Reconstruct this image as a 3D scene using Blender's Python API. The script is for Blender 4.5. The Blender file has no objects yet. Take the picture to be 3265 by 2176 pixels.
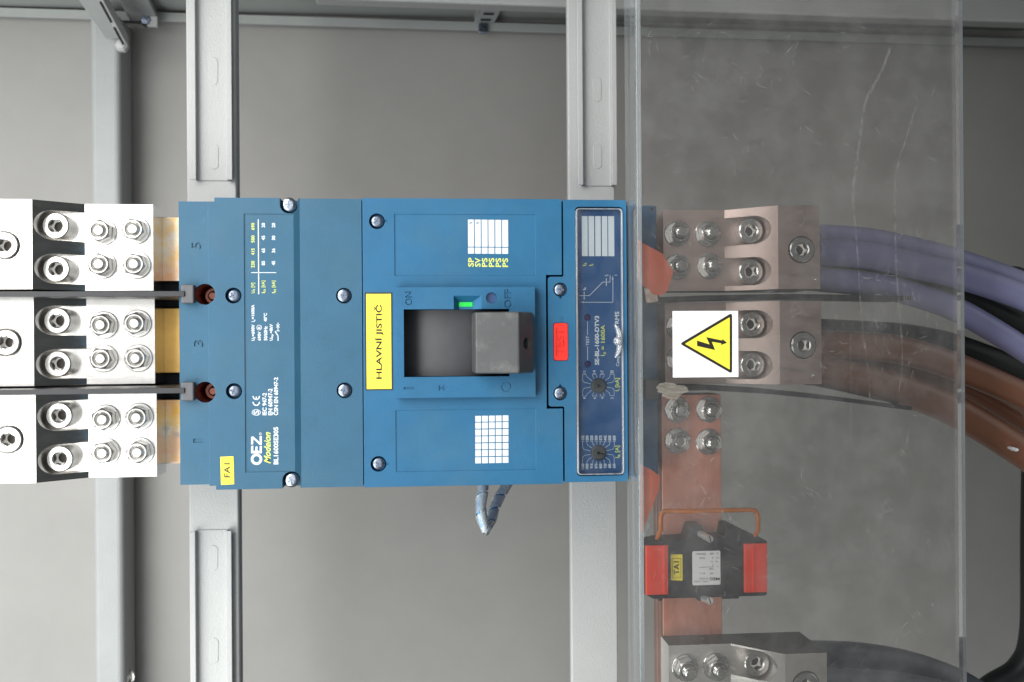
import bpy, bmesh, math, random
from mathutils import Vector, Matrix
random.seed(7)
S = bpy.context.scene
C = S.collection
MM = 0.001

# ------------------------------------------------------------------ camera
W, H, FP = 3265.0, 2176.0, 3265.0           # photograph size; focal length in its pixels (36 mm on 36 mm)
PSI, ROLL, DIST = math.radians(5.0), math.radians(0.37), 0.754
fwd = Vector((math.sin(PSI), math.cos(PSI), 0))
r0, u0 = Vector((math.cos(PSI), -math.sin(PSI), 0)), Vector((0, 0, 1))
rt = r0 * math.cos(ROLL) - u0 * math.sin(ROLL)
up = u0 * math.cos(ROLL) + r0 * math.sin(ROLL)
CAM = -fwd * DIST
cd = bpy.data.cameras.new('camera')
cam = bpy.data.objects.new('camera', cd)
C.objects.link(cam)
m = Matrix((rt, up, -fwd)).transposed().to_4x4()
m.translation = CAM
cam.matrix_world = m
cd.sensor_width = 36
cd.lens = 36
cd.clip_start, cd.clip_end = 0.01, 50
cd.dof.use_dof = True
cd.dof.focus_distance = DIST + 0.01
cd.dof.aperture_fstop = 9
S.camera = cam

# ------------------------------------------------------------------ light
wd = bpy.data.worlds.new('World')
S.world = wd
wd.use_nodes = True
bg = wd.node_tree.nodes['Background']
bg.inputs[0].default_value = (0.90, 0.97, 1.0, 1)
bg.inputs[1].default_value = 0.085


def lamp(name, loc, target, sx, sy, power, col):
    l = bpy.data.lights.new(name, 'AREA')
    l.shape = 'RECTANGLE'
    l.size, l.size_y, l.energy, l.color = sx, sy, power, col
    o = bpy.data.objects.new(name, l)
    o.location = loc
    o.rotation_euler = (Vector(target) - Vector(loc)).to_track_quat('-Z', 'Y').to_euler()
    C.objects.link(o)
    return o


lamp('daylight_opening', (-0.95, -0.75, 0.62), (-0.08, 0.1, 0.0), 1.15, 1.1, 28, (1.0, 0.985, 0.96))
lamp('daylight_low', (-0.95, -0.75, -0.66), (-0.08, 0.15, 0.0), 1.15, 1.1, 24, (0.96, 1.0, 0.99))
lamp('room_bounce', (-0.42, -1.15, 0.12), (0.12, 0.1, -0.02), 1.5, 1.5, 10, (0.97, 0.99, 1.0))
S.view_settings.view_transform = 'Standard'
S.view_settings.look = 'None'
S.view_settings.exposure = 0
S.view_settings.gamma = 1
S.render.engine = 'CYCLES'
S.cycles.use_denoising = True
S.cycles.max_bounces = 10
S.cycles.transparent_max_bounces = 24
S.cycles.glossy_bounces = 6


# ------------------------------------------------------------------ measuring
def P(u, v, y):
    """point of the plane at depth y (mm behind the breaker front) that the photograph shows at pixel u, v; in mm"""
    d = fwd + rt * ((u - W / 2) / FP) + up * ((H / 2 - v) / FP)
    t = (y * MM - CAM.y) / d.y
    return (CAM + d * t) / MM


def R(ua, ub, va, vb, y):
    um, vm = (ua + ub) / 2, (va + vb) / 2
    return (P(ua, vm, y).x, P(ub, vm, y).x, P(um, vb, y).z, P(um, va, y).z)


class Z:
    """a measured close-up: origin and pixels per unit"""
    def __init__(s, ox, oy, k): s.o = (ox, oy, k)
    def __call__(s, a, b): return (s.o[0] + a * s.o[2], s.o[1] + b * s.o[2])
    def rect(s, ua, ub, va, vb):
        ox, oy, k = s.o
        return (ox + ua * k, ox + ub * k, oy + va * k, oy + vb * k)


K650 = 650 / 2353
K400 = 400 / 2349
K700 = 700 / 2350
Z3, Z4, Z7 = Z(550, 600, K650), Z(550, 1150, K650), Z(760, 940, 400 / 2353)
P1, P2, P3 = Z(1130, 620, K650), Z(1130, 880, K650), Z(1130, 1250, K650)
Q1, Q2, Q3, Q4 = Z(1740, 620, K400), Z(1740, 860, K400), Z(1740, 1080, K400), Z(1740, 1300, K400)
G1, G2, G3, G4 = Z(2000, 620, K700), Z(2000, 950, K700), Z(2000, 1500, K700), Z(2000, 1850, 700 / 2353)
G5, G6, G7 = Z(2565, 650, K700), Z(2565, 1050, K700), Z(2565, 1700, 700 / 2306)
T1, T2, T3 = Z(0, 0, 1100 / 2353), Z(1080, 0, 1100 / 2353), Z(2165, 0, 1100 / 2353)


# ------------------------------------------------------------------ materials
def lin(c):
    return tuple(((x / 255) / 12.92 if x / 255 <= 0.04045 else ((x / 255 + 0.055) / 1.055) ** 2.4) for x in c) + (1,)


def nodes(name):
    mt = bpy.data.materials.new(name)
    mt.use_nodes = True
    nt = mt.node_tree
    nt.nodes.clear()
    return mt, nt, lambda t, **kw: _n(nt, t, **kw)


def _n(nt, t, **kw):
    n = nt.nodes.new(t)
    for k, v in kw.items():
        if k.startswith('i_'):
            n.inputs[k[2:].replace('_', ' ')].default_value = v
        else:
            setattr(n, k, v)
    return n


def mk(name, rgb, rough=0.5, metal=0.0, var=0.0, vscale=40, bump=0.0, bscale=900, spec=0.5, stretch=None,
       rvar=0.0, col2=None, c2scale=25, c2lo=0.45, c2hi=0.7, dust=0.0, coat=0.0):
    mt, nt, n = nodes(name)
    L = nt.links.new
    out = n('ShaderNodeOutputMaterial')
    b = n('ShaderNodeBsdfPrincipled')
    L(b.outputs[0], out.inputs[0])
    base = lin(rgb)
    b.inputs['Base Color'].default_value = base
    b.inputs['Roughness'].default_value = rough
    b.inputs['Metallic'].default_value = metal
    b.inputs['Specular IOR Level'].default_value = spec
    b.inputs['Coat Weight'].default_value = coat
    tc = n('ShaderNodeTexCoord')
    src = tc.outputs['Object']
    if stretch:
        mp = n('ShaderNodeMapping')
        mp.inputs['Scale'].default_value = stretch
        L(src, mp.inputs[0])
        src = mp.outputs[0]
    col = None
    if var or rvar:
        nz = n('ShaderNodeTexNoise', i_Scale=vscale, i_Detail=6.0, i_Roughness=0.62)
        L(src, nz.inputs['Vector'])
    if var:
        mx = n('ShaderNodeMix', data_type='RGBA')
        mr = n('ShaderNodeMapRange')
        mr.inputs[1].default_value, mr.inputs[2].default_value = 0.3, 0.7
        L(nz.outputs['Fac'], mr.inputs[0])
        L(mr.outputs[0], mx.inputs[0])
        mx.inputs[6].default_value = tuple(max(0, x * (1 - var)) for x in base[:3]) + (1,)
        mx.inputs[7].default_value = tuple(min(1, x * (1 + var)) for x in base[:3]) + (1,)
        col = mx.outputs[2]
    if rvar:
        mr2 = n('ShaderNodeMapRange')
        mr2.inputs[1].default_value, mr2.inputs[2].default_value = 0.3, 0.7
        mr2.inputs[3].default_value, mr2.inputs[4].default_value = max(0.02, rough - rvar), rough + rvar
        L(nz.outputs['Fac'], mr2.inputs[0])
        L(mr2.outputs[0], b.inputs['Roughness'])
    for i, (c2, sc_, lo, hi) in enumerate(col2 or []):
        nz2 = n('ShaderNodeTexNoise', i_Scale=sc_, i_Detail=5.0, i_Roughness=0.6, noise_dimensions='4D', i_W=3.7 * i + 1.3)
        L(src, nz2.inputs['Vector'])
        mr3 = n('ShaderNodeMapRange')
        mr3.inputs[1].default_value, mr3.inputs[2].default_value = lo, hi
        L(nz2.outputs['Fac'], mr3.inputs[0])
        mx2 = n('ShaderNodeMix', data_type='RGBA')
        L(mr3.outputs[0], mx2.inputs[0])
        if col:
            L(col, mx2.inputs[6])
        else:
            mx2.inputs[6].default_value = base
        mx2.inputs[7].default_value = lin(c2)
        col = mx2.outputs[2]
    if col:
        L(col, b.inputs['Base Color'])
    if bump:
        nb = n('ShaderNodeTexNoise', i_Scale=bscale, i_Detail=3.0)
        L(src, nb.inputs['Vector'])
        bp = n('ShaderNodeBump')
        bp.inputs['Strength'].default_value = bump
        bp.inputs['Distance'].default_value = 0.0006
        L(nb.outputs['Fac'], bp.inputs['Height'])
        L(bp.outputs[0], b.inputs['Normal'])
    return mt


M = {}
M['wall'] = mk('shade_darkened_wall_coat', (140, 138, 135), 0.55, var=0.05, vscale=14, bump=0.25, bscale=700)  # same coat as the rails, colour darkened for shade deep in the cabinet
M['side'] = mk('grey_powder_coat_side', (146, 149, 147), 0.5, var=0.05, vscale=20, bump=0.25, bscale=700)
M['rail'] = mk('light_grey_powder_coat', (170, 171, 170), 0.42, var=0.03, vscale=30, bump=0.5, bscale=620)
M['post'] = mk('mid_grey_powder_coat', (150, 152, 152), 0.45, var=0.04, vscale=30, bump=0.5, bscale=520)
M['slot'] = mk('dark_slot', (38, 38, 38), 0.8)
M['blue'] = mk('blue_grained_plastic', (31, 93, 130), 0.46, var=0.08, vscale=38, bump=0.4, bscale=2200, spec=0.38,
               rvar=0.1, col2=[((60, 102, 126), 18, 0.48, 0.95), ((110, 128, 138), 190, 0.69, 0.85)])
M['bluegrey'] = mk('grey_blue_grained_plastic', (42, 88, 114), 0.46, var=0.08, vscale=38, bump=0.4, bscale=2200, spec=0.38,
                   rvar=0.1, col2=[((64, 98, 118), 18, 0.48, 0.95), ((112, 128, 138), 190, 0.69, 0.85)])
M['blueside'] = mk('blue_smooth_plastic', (26, 84, 126), 0.42, var=0.05, vscale=60, bump=0.15, bscale=2200)
M['panel'] = mk('dark_blue_label_film', (42, 78, 122), 0.35, var=0.07, vscale=70)
M['dark'] = mk('charcoal_handle_plastic', (64, 65, 66), 0.45, var=0.12, vscale=70, bump=0.2, bscale=1800,
               col2=[((112, 112, 110), 55, 0.55, 0.85)])
M['slider'] = mk('dark_slider_plastic', (64, 64, 67), 0.42, var=0.12, vscale=50, bump=0.12, bscale=1800)
M['black'] = mk('black_barrier_plastic', (38, 38, 41), 0.5, var=0.15, vscale=60, bump=0.15, bscale=1500)
M['clip'] = mk('grey_barrier_clip_plastic', (84, 84, 88), 0.5, var=0.12, vscale=80, bump=0.2, bscale=1500)
M['void'] = mk('black_void', (12, 12, 14), 0.7)
M['screw'] = mk('zinc_plated_screw', (170, 180, 194), 0.26, 1.0, rvar=0.08, vscale=300)
M['screwd'] = mk('black_zinc_screw', (128, 138, 154), 0.28, 1.0, rvar=0.08, vscale=300)
M['steel'] = mk('galvanised_bolt_steel', (214, 212, 208), 0.2, 0.86, rvar=0.08, vscale=260, var=0.06)
M['alu'] = mk('tinned_terminal_metal', (206, 203, 199), 0.2, 1.0, col2=[((168, 163, 156), 30, 0.55, 0.85)], var=0.05, vscale=55, rvar=0.06, bump=0.012, bscale=500,
              stretch=(1, 1, 3))
M['alur'] = mk('nickel_warm_reflection', (190, 170, 162), 0.44, 0.88, var=0.07, vscale=55, rvar=0.08, bump=0.012, bscale=500,
               stretch=(1, 1, 3))  # warm reflection of brown cables and copper put into the base colour
M['enddark'] = mk('dull_dark_metal', (92, 90, 86), 0.6, 0.6, var=0.25, vscale=40, bump=0.1, bscale=400)  # darker, rougher metal on the clamp end faces
M['aluw'] = mk('lit_clamp_metal', (212, 207, 201), 0.36, 0.6, var=0.05, vscale=55, rvar=0.06, stretch=(1, 1, 3))  # clamp metal made paler because the lowest clamp catches more light
M['sockshade'] = mk('shaded_socket_floor', (64, 58, 52), 0.55, 0.3)  # dark colour stands for the dim reflection inside the socket
M['copper'] = mk('brushed_copper', (216, 154, 134), 0.46, 0.45, var=0.1, vscale=30, rvar=0.1, stretch=(3, 1, 1),
                 col2=[((184, 116, 96), 26, 0.5, 0.8), ((226, 176, 158), 40, 0.58, 0.85)])
M['copedge'] = mk('dark_copper_edge', (104, 72, 60), 0.5, 0.4, var=0.15, vscale=40)  # darker copper for the side faces of the bars
M['copperd'] = mk('oxidised_copper_core', (150, 74, 60), 0.35, 0.7)
M['tin'] = mk('heat_stained_tin', (210, 198, 180), 0.36, 0.85, var=0.1, vscale=60, bump=0.06, bscale=700,
              col2=[((226, 176, 50), 24, 0.46, 0.6), ((214, 164, 126), 26, 0.5, 0.64), ((104, 138, 150), 34, 0.56, 0.7)])
M['gold'] = mk('golden_heat_tint', (222, 176, 98), 0.38, 0.8, var=0.12, vscale=50, bump=0.05, bscale=700,
               col2=[((178, 108, 46), 18, 0.58, 0.9)])
M['yellow'] = mk('yellow_label_stock', (247, 226, 70), 0.35)
M['ink'] = mk('black_label_ink', (34, 32, 24), 0.45)
M['white'] = mk('white_print', (206, 212, 216), 0.5)
M['yprint'] = mk('yellow_print', (204, 212, 104), 0.5)
M['paper'] = mk('white_label_paper', (232, 232, 234), 0.4)
M['red'] = mk('red_plastic', (232, 44, 30), 0.42, var=0.05, vscale=60)
M['redct'] = mk('red_orange_plastic', (248, 72, 46), 0.45, var=0.06, vscale=40)
M['green'] = mk('green_indicator', (26, 205, 70), 0.4)
M['bluecab'] = mk('lilac_blue_cable_sheath', (136, 136, 172), 0.27, var=0.1, vscale=22, spec=0.7, bump=0.06, bscale=300)
M['browncab'] = mk('brown_cable_sheath', (128, 86, 66), 0.28, var=0.05, vscale=24, spec=0.7, bump=0.08, bscale=300)
M['blackcab'] = mk('black_cable_sheath', (26, 27, 29), 0.42, var=0.15, vscale=24)
M['slatecab'] = mk('slate_cable_sheath', (58, 66, 80), 0.34, var=0.12, vscale=24)
M['palecab'] = mk('pale_slate_cable_sheath', (92, 100, 112), 0.34, var=0.12, vscale=24)
M['wirecu'] = mk('copper_orange_wire', (206, 116, 34), 0.36, 0.15, var=0.1, vscale=60)
M['wirebl'] = mk('blue_signal_wire', (52, 108, 164), 0.4, var=0.08, vscale=60)
M['wirewh'] = mk('pale_signal_wire', (202, 210, 214), 0.4, var=0.06, vscale=60)
M['ctbody'] = mk('black_transformer_case', (40, 40, 43), 0.5, var=0.2, vscale=35, bump=0.15, bscale=900)
M['residue'] = mk('dried_tape_residue', (136, 130, 121), 0.85, var=0.22, vscale=130, stretch=(0.5, 1, 5), bump=0.6, bscale=300)
M['setscrew'] = mk('white_zinc_set_screw', (214, 216, 214), 0.4, 0.6)


def clear(name, tint, dirt_lo, dirt_hi, dirt_rgb, scale, rough=0.04, gloss=1.0, stretch=(1, 1, 1), fine=0.0, streak=0.0):
    """clear sheet: transmission without bending, surface reflection by Fresnel, and a layer of dust and fine scratches"""
    mt, nt, n = nodes(name)
    L = nt.links.new
    out = n('ShaderNodeOutputMaterial')
    tr = n('ShaderNodeBsdfTransparent')
    tr.inputs[0].default_value = tint + (1,)
    gl = n('ShaderNodeBsdfGlossy')
    gl.inputs['Roughness'].default_value = rough
    fr = n('ShaderNodeFresnel')
    fr.inputs[0].default_value = 1.49
    mu = n('ShaderNodeMath', operation='MULTIPLY')
    mu.inputs[1].default_value = gloss
    L(fr.outputs[0], mu.inputs[0])
    mx = n('ShaderNodeMixShader')
    L(mu.outputs[0], mx.inputs[0])
    L(tr.outputs[0], mx.inputs[1])
    L(gl.outputs[0], mx.inputs[2])
    df = n('ShaderNodeBsdfDiffuse')
    df.inputs[0].default_value = lin(dirt_rgb)
    tc = n('ShaderNodeTexCoord')
    mp = n('ShaderNodeMapping')
    mp.inputs['Scale'].default_value = stretch
    L(tc.outputs['Object'], mp.inputs[0])
    nz = n('ShaderNodeTexNoise', i_Scale=scale, i_Detail=8.0, i_Roughness=0.7)
    L(mp.outputs[0], nz.inputs['Vector'])
    mr = n('ShaderNodeMapRange')
    mr.inputs[1].default_value, mr.inputs[2].default_value = 0.42, 0.78
    mr.inputs[3].default_value, mr.inputs[4].default_value = dirt_lo, dirt_hi
    L(nz.outputs['Fac'], mr.inputs[0])
    fac = mr.outputs[0]
    for k, (amt, sc_, rot, lo, hi, st) in enumerate([(fine, 60, 0.5, 0.58, 0.8, (1, 1, 0.18)), (fine, 75, -0.7, 0.6, 0.82, (1, 1, 0.15)), (fine * 0.8, 45, 1.2, 0.56, 0.8, (1, 1, 0.22)),
                                                     (streak, 30, 0.05, 0.62, 0.85, (1, 1, 0.06)), (fine * 1.6, 150, 0.0, 0.7, 0.78, (1, 1, 1))]):
        if not amt:
            continue
        m2 = n('ShaderNodeMapping')
        m2.inputs['Rotation'].default_value = (0, rot, 0)
        m2.inputs['Scale'].default_value = st
        m2.inputs['Location'].default_value = (0.37 * k, 0, 0.11 * k)
        L(tc.outputs['Object'], m2.inputs[0])
        n2 = n('ShaderNodeTexNoise', i_Scale=sc_, i_Detail=5.0, i_Roughness=0.7, i_Distortion=1.2)
        L(m2.outputs[0], n2.inputs['Vector'])
        r2 = n('ShaderNodeMapRange')
        r2.inputs[1].default_value, r2.inputs[2].default_value = lo, hi
        r2.inputs[3].default_value, r2.inputs[4].default_value = 0, amt
        L(n2.outputs['Fac'], r2.inputs[0])
        ad = n('ShaderNodeMath', operation='ADD')
        L(fac, ad.inputs[0])
        L(r2.outputs[0], ad.inputs[1])
        fac = ad.outputs[0]
    m3 = n('ShaderNodeMixShader')
    L(fac, m3.inputs[0])
    L(mx.outputs[0], m3.inputs[1])
    L(df.outputs[0], m3.inputs[2])
    L(m3.outputs[0], out.inputs[0])
    return mt


M['acryl'] = clear('scuffed_clear_acrylic', (0.965, 0.957, 0.952), 0.036, 0.115, (200, 200, 198), 24, fine=0.0, streak=0.03)
M['acryledge'] = clear('sawn_acrylic_edge', (0.7, 0.73, 0.74), 0.2, 0.3, (170, 174, 176), 60, stretch=(1, 1, 0.15))
M['acrylfold'] = clear('bent_acrylic_fold', (0.95, 0.97, 0.97), 0.06, 0.16, (205, 208, 210), 90, stretch=(1, 1, 0.06))
M['lid'] = clear('clear_lid', (0.97, 0.98, 0.98), 0.0, 0.035, (200, 205, 215), 60, gloss=0.7)
M['lidrim'] = clear('clear_lid_rim', (0.9, 0.92, 0.95), 0.2, 0.5, (226, 230, 238), 200, stretch=(1, 1, 0.1))
M['bead'] = clear('clear_moulded_latch', (0.92, 0.94, 0.96), 0.08, 0.3, (240, 242, 246), 240, rough=0.03, gloss=3.0)
M['spiral'] = clear('milky_spiral_wrap', (0.96, 0.98, 1.0), 0.22, 0.4, (226, 234, 240), 200, gloss=1.2)
M['sheen'] = clear('painted_red_reflection', (1.0, 0.8, 0.78), 0.44, 0.56, (255, 146, 112), 18)  # red reflection on the cover, put into the colour
M['smear'] = clear('translucent_tape_smear', (0.95, 0.95, 0.95), 0.25, 0.6, (170, 156, 146), 160, gloss=0.2)
M['tape'] = clear('dried_tape_film', (0.9, 0.88, 0.86), 0.35, 0.95, (150, 144, 134), 320, gloss=0.2, stretch=(0.4, 1, 4))
M['hair'] = clear('hairline_scratch', (0.98, 0.98, 0.98), 0.04, 0.28, (204, 203, 198), 120, gloss=0.3)
M['sheen2'] = clear('painted_deep_red_reflection', (1.0, 0.6, 0.5), 0.66, 0.78, (232, 58, 22), 30)  # deeper red of that reflection, also put into the colour
M['scuff'] = clear('scuff_mark', (0.98, 0.98, 0.98), 0.0, 0.24, (196, 195, 190), 260, stretch=(1, 1, 0.5), gloss=0.2)


# ------------------------------------------------------------------ mesh helpers (all lengths in mm)
def wloc(o):
    v = Vector((0, 0, 0))
    while o:
        v += o.location
        o = o.parent
    return v


class MB:
    def __init__(s): s.bm = bmesh.new()

    def box(s, x0, x1, y0, y1, z0, z1, mi=0):
        vs = [s.bm.verts.new((x, y, z)) for x in (x0, x1) for y in (y0, y1) for z in (z0, z1)]
        for f in ((0, 1, 3, 2), (4, 6, 7, 5), (0, 4, 5, 1), (2, 3, 7, 6), (0, 2, 6, 4), (1, 5, 7, 3)):
            s.bm.faces.new([vs[i] for i in f]).material_index = mi
        return s

    def rbox(s, r, y0, y1, mi=0): return s.box(r[0], r[1], y0, y1, r[2], r[3], mi)

    def prism(s, pts, a, b, axis='y', mi=0):
        """polygon extruded along y (pts are x,z) or along z (pts are x,y)"""
        f = (lambda p, t: (p[0], t, p[1])) if axis == 'y' else (lambda p, t: (p[0], p[1], t))
        A = [s.bm.verts.new(f(p, a)) for p in pts]
        B = [s.bm.verts.new(f(p, b)) for p in pts]
        n = len(pts)
        s.bm.faces.new(A).material_index = mi
        s.bm.faces.new(B[::-1]).material_index = mi
        for i in range(n):
            s.bm.faces.new((A[i], B[i], B[(i + 1) % n], A[(i + 1) % n])).material_index = mi
        return s

    def lathe(s, cx, cz, prof, n=32, ph=0.0, close=True):
        """prof: list of (radius, y); turned about the y axis through cx, cz"""
        rings = []
        for r, y in prof:
            if r <= 1e-6:
                rings.append([s.bm.verts.new((cx, y, cz))])
            else:
                rings.append([s.bm.verts.new((cx + r * math.cos(ph + 2 * math.pi * i / n), y, cz + r * math.sin(ph + 2 * math.pi * i / n))) for i in range(n)])
        for a, b in zip(rings, rings[1:]):
            for i in range(n):
                j = (i + 1) % n
                q = [a[i % len(a)], a[j % len(a)], b[j % len(b)], b[i % len(b)]]
                q2 = []
                for v in q:
                    if v not in q2:
                        q2.append(v)
                if len(q2) >= 3:
                    s.bm.faces.new(q2)
        for g in (rings[0], rings[-1]):
            if len(g) > 2 and close:
                s.bm.faces.new(g)
        return s

    def tube(s, pts, rad, n=14, caps=True):
        pts = [Vector(p) for p in pts]
        rings = []
        nrm = None
        for i, p in enumerate(pts):
            t = (pts[min(i + 1, len(pts) - 1)] - pts[max(i - 1, 0)]).normalized()
            if nrm is None:
                nrm = t.orthogonal().normalized()
            else:
                nrm = (nrm - t * nrm.dot(t)).normalized()
            bn = t.cross(nrm)
            rr = rad[i] if isinstance(rad, (list, tuple)) else rad
            rings.append([s.bm.verts.new(p + (nrm * math.cos(2 * math.pi * k / n) + bn * math.sin(2 * math.pi * k / n)) * rr) for k in range(n)])
        for a, b in zip(rings, rings[1:]):
            for k in range(n):
                s.bm.faces.new((a[k], a[(k + 1) % n], b[(k + 1) % n], b[k]))
        if caps:
            s.bm.faces.new(rings[0][::-1])
            s.bm.faces.new(rings[-1])
        return s

    def flat(s, pts, y):
        """flat polygon facing the camera; pts are (x, z)"""
        s.bm.faces.new([s.bm.verts.new((p[0], y, p[1])) for p in pts])
        return s

    def mesh(s, name):
        bmesh.ops.recalc_face_normals(s.bm, faces=s.bm.faces)
        for v in s.bm.verts:
            v.co *= MM
        me = bpy.data.meshes.new(name)
        s.bm.to_mesh(me)
        s.bm.free()
        return me

    def build(s, name, mat, parent=None, bevel=0.0, seg=2, smooth=None, cuts=None, sides=False):
        me = s.mesh(name)
        off = wloc(parent)
        me.transform(Matrix.Translation(-off))
        o = bpy.data.objects.new(name, me)
        for x in (mat if isinstance(mat, (list, tuple)) else [mat]):
            me.materials.append(x)
        C.objects.link(o)
        if parent:
            o.parent = parent
        if cuts:
            carve(o, cuts, off)
        if sides:                                  # end faces take the second, darker material
            zm = max(abs(v.co.z) for v in o.data.vertices)
            for f in o.data.polygons:
                if abs(f.normal.z) > 0.99 and abs(f.center.z) > zm - 0.0005:
                    f.material_index = 1
        if smooth:
            me2 = o.data
            me2.shade_smooth()
            me2.set_sharp_from_angle(angle=math.radians(smooth))
        if bevel:
            bv = o.modifiers.new('bevel', 'BEVEL')
            bv.width = bevel * MM
            bv.segments = seg
            bv.limit_method = 'ANGLE'
            bv.angle_limit = math.radians(40)
        return o


def carve(o, cuts, off):
    bpy.context.view_layer.update()
    tmp = []
    par, loc = o.parent, o.location.copy()
    for c in cuts:
        me = c.mesh('cutter')
        me.transform(Matrix.Translation(-off))
        co = bpy.data.objects.new('cutter', me)
        C.objects.link(co)
        co.parent = par
        tmp.append(co)
        b = o.modifiers.new('cut', 'BOOLEAN')
        b.operation = 'DIFFERENCE'
        b.solver = 'EXACT'
        b.object = co
    bpy.context.view_layer.update()
    dg = bpy.context.evaluated_depsgraph_get()
    me = bpy.data.meshes.new_from_object(o.evaluated_get(dg))
    o.modifiers.clear()
    old = o.data
    o.data = me
    me.name = o.name
    for c in tmp:
        bpy.data.objects.remove(c)


def thing(name, label, cat, loc=(0, 0, 0), group=None):
    o = bpy.data.objects.new(name, None)
    o.empty_display_size = 0.02
    C.objects.link(o)
    o.location = Vector(loc) * MM
    return tag(o, label, cat, group)


def tag(o, label, cat, group=None):
    o['label'] = label
    o['category'] = cat
    if group:
        o['group'] = group
    return o


def struct(o):
    o['kind'] = 'structure'
    return o


def put(name, me, mat, parent, loc, rot=0.0, tilt=None):
    """an object that shares mesh data with its look-alikes; loc in mm in the world"""
    o = bpy.data.objects.new(name, me)
    C.objects.link(o)
    o.parent = parent
    o.location = Vector(loc) * MM - wloc(parent)
    o.rotation_euler = tilt or (0, rot, 0)
    if mat and not me.materials:
        me.materials.append(mat)
    return o


def copy_tree(o, parent=None):
    c = o.copy()
    C.objects.link(c)
    c.parent = parent
    for ch in list(o.children):
        copy_tree(ch, c)
    return c


def cyl(cx, cz, r, y0, y1, n=36): return MB().lathe(cx, cz, [(r, y0), (r, y1)], n)


# ------------------------------------------------------------------ lettering
def glyphs(bm, s, rect, y, bold=0.0, extrude=0.0, shear=0.0, turn=0):
    """text filled into the measured rectangle (u0,u1,v0,v1); turn 0 reads upwards, 2 reads right to left upside down"""
    c = bpy.data.curves.new('t', 'FONT')
    c.body = s
    c.resolution_u = 3
    c.offset = bold
    c.shear = shear
    o = bpy.data.objects.new('t', c)
    me = bpy.data.meshes.new_from_object(o)
    xs = [v.co.x for v in me.vertices]
    ys = [v.co.y for v in me.vertices]
    ax, bx, ay, by = min(xs), max(xs), min(ys), max(ys)
    ua, ub, va, vb = rect
    vmap = []
    for v in me.vertices:
        a = (v.co.x - ax) / max(bx - ax, 1e-6)
        b = (v.co.y - ay) / max(by - ay, 1e-6)
        if turn == 0:
            u, w = ub + (ua - ub) * b, vb + (va - vb) * a
        else:
            u, w = ub + (ua - ub) * a, va + (vb - va) * b
        p = P(u, w, y)
        vmap.append(bm.verts.new((p.x, y, p.z)))
    fs = []
    for f in me.polygons:
        try:
            fs.append(bm.faces.new([vmap[i] for i in f.vertices]))
        except ValueError:
            pass
    if extrude:
        bmesh.ops.recalc_face_normals(bm, faces=fs)
        g = bmesh.ops.extrude_face_region(bm, geom=fs)
        for v in [e for e in g['geom'] if isinstance(e, bmesh.types.BMVert)]:
            v.co.y -= extrude
    bpy.data.objects.remove(o)
    bpy.data.curves.remove(c)
    bpy.data.meshes.remove(me)


def writing(name, mat, parent, items, y, extrude=0.0, fn=None):
    """one printed layer: items are (zoom, text, u0, u1, v0, v1[, bold[, shear[, turn]]]) or (zoom, None, rect) for bars"""
    mb = MB()
    for it in items:
        z, s, ua, ub, va, vb = it[:6]
        bold = it[6] if len(it) > 6 else 0.012
        shear = it[7] if len(it) > 7 else 0
        turn = it[8] if len(it) > 8 else 0
        rc = z.rect(ua, ub, va, vb)
        if s is None:
            r = R(*rc, y)
            if extrude:
                mb.rbox(r, y - extrude, y)
            else:
                mb.flat([(r[0], r[2]), (r[1], r[2]), (r[1], r[3]), (r[0], r[3])], y)
        else:
            glyphs(mb.bm, s, rc, y, bold, extrude, shear, turn)
    if fn:
        fn(mb)
    o = mb.build(name, mat, parent)
    o['kind'] = 'stuff'
    return o


def engrave(items, y, depth):
    out = []
    for z, s_, *rc in items:
        mb_ = MB()
        if s_ is None:
            mb_.rbox(R(*z.rect(*rc), y), y - 2, y + depth)
        else:
            glyphs(mb_.bm, s_, z.rect(*rc), y, 0.012, 2.0 + depth)
            for v_ in mb_.bm.verts:
                v_.co.y += depth
            bmesh.ops.remove_doubles(mb_.bm, verts=mb_.bm.verts, dist=1e-5)
        out.append(mb_)
    return out


def stroke(mb, z, pts, w, y):
    """flat line of width w (zoom units) through measured points"""
    q = [P(*z(*p), y) for p in pts]
    hw = w * z.o[2] * 0.2276 * (754 + y) / 754 / 2
    for a, b in zip(q, q[1:]):
        d = Vector((b.x - a.x, b.z - a.z))
        if d.length < 1e-6:
            continue
        d.normalize()
        n = Vector((-d.y, d.x)) * hw
        e = d * hw * 0.6
        mb.flat([(a.x + n.x - e.x, a.z + n.y - e.y), (b.x + n.x + e.x, b.z + n.y + e.y), (b.x - n.x + e.x, b.z - n.y + e.y), (a.x - n.x - e.x, a.z - n.y - e.y)], y)


def ring(mb, z, c, ru, rv, w, y, n=28, a0=0.0, a1=2 * math.pi):
    pa = [z(c[0] + ru * math.cos(a0 + (a1 - a0) * i / n), c[1] + rv * math.sin(a0 + (a1 - a0) * i / n)) for i in range(n + 1)]
    pb = [z(c[0] + (ru - w) * math.cos(a0 + (a1 - a0) * i / n), c[1] + (rv - w) * math.sin(a0 + (a1 - a0) * i / n)) for i in range(n + 1)]
    for i in range(n):
        q = [P(*p, y) for p in (pa[i], pa[i + 1], pb[i + 1], pb[i])]
        mb.flat([(p.x, p.z) for p in q], y)


def poly(mb, z, pts, y):
    mb.flat([(p.x, p.z) for p in (P(*z(*q), y) for q in pts)], y)


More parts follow.
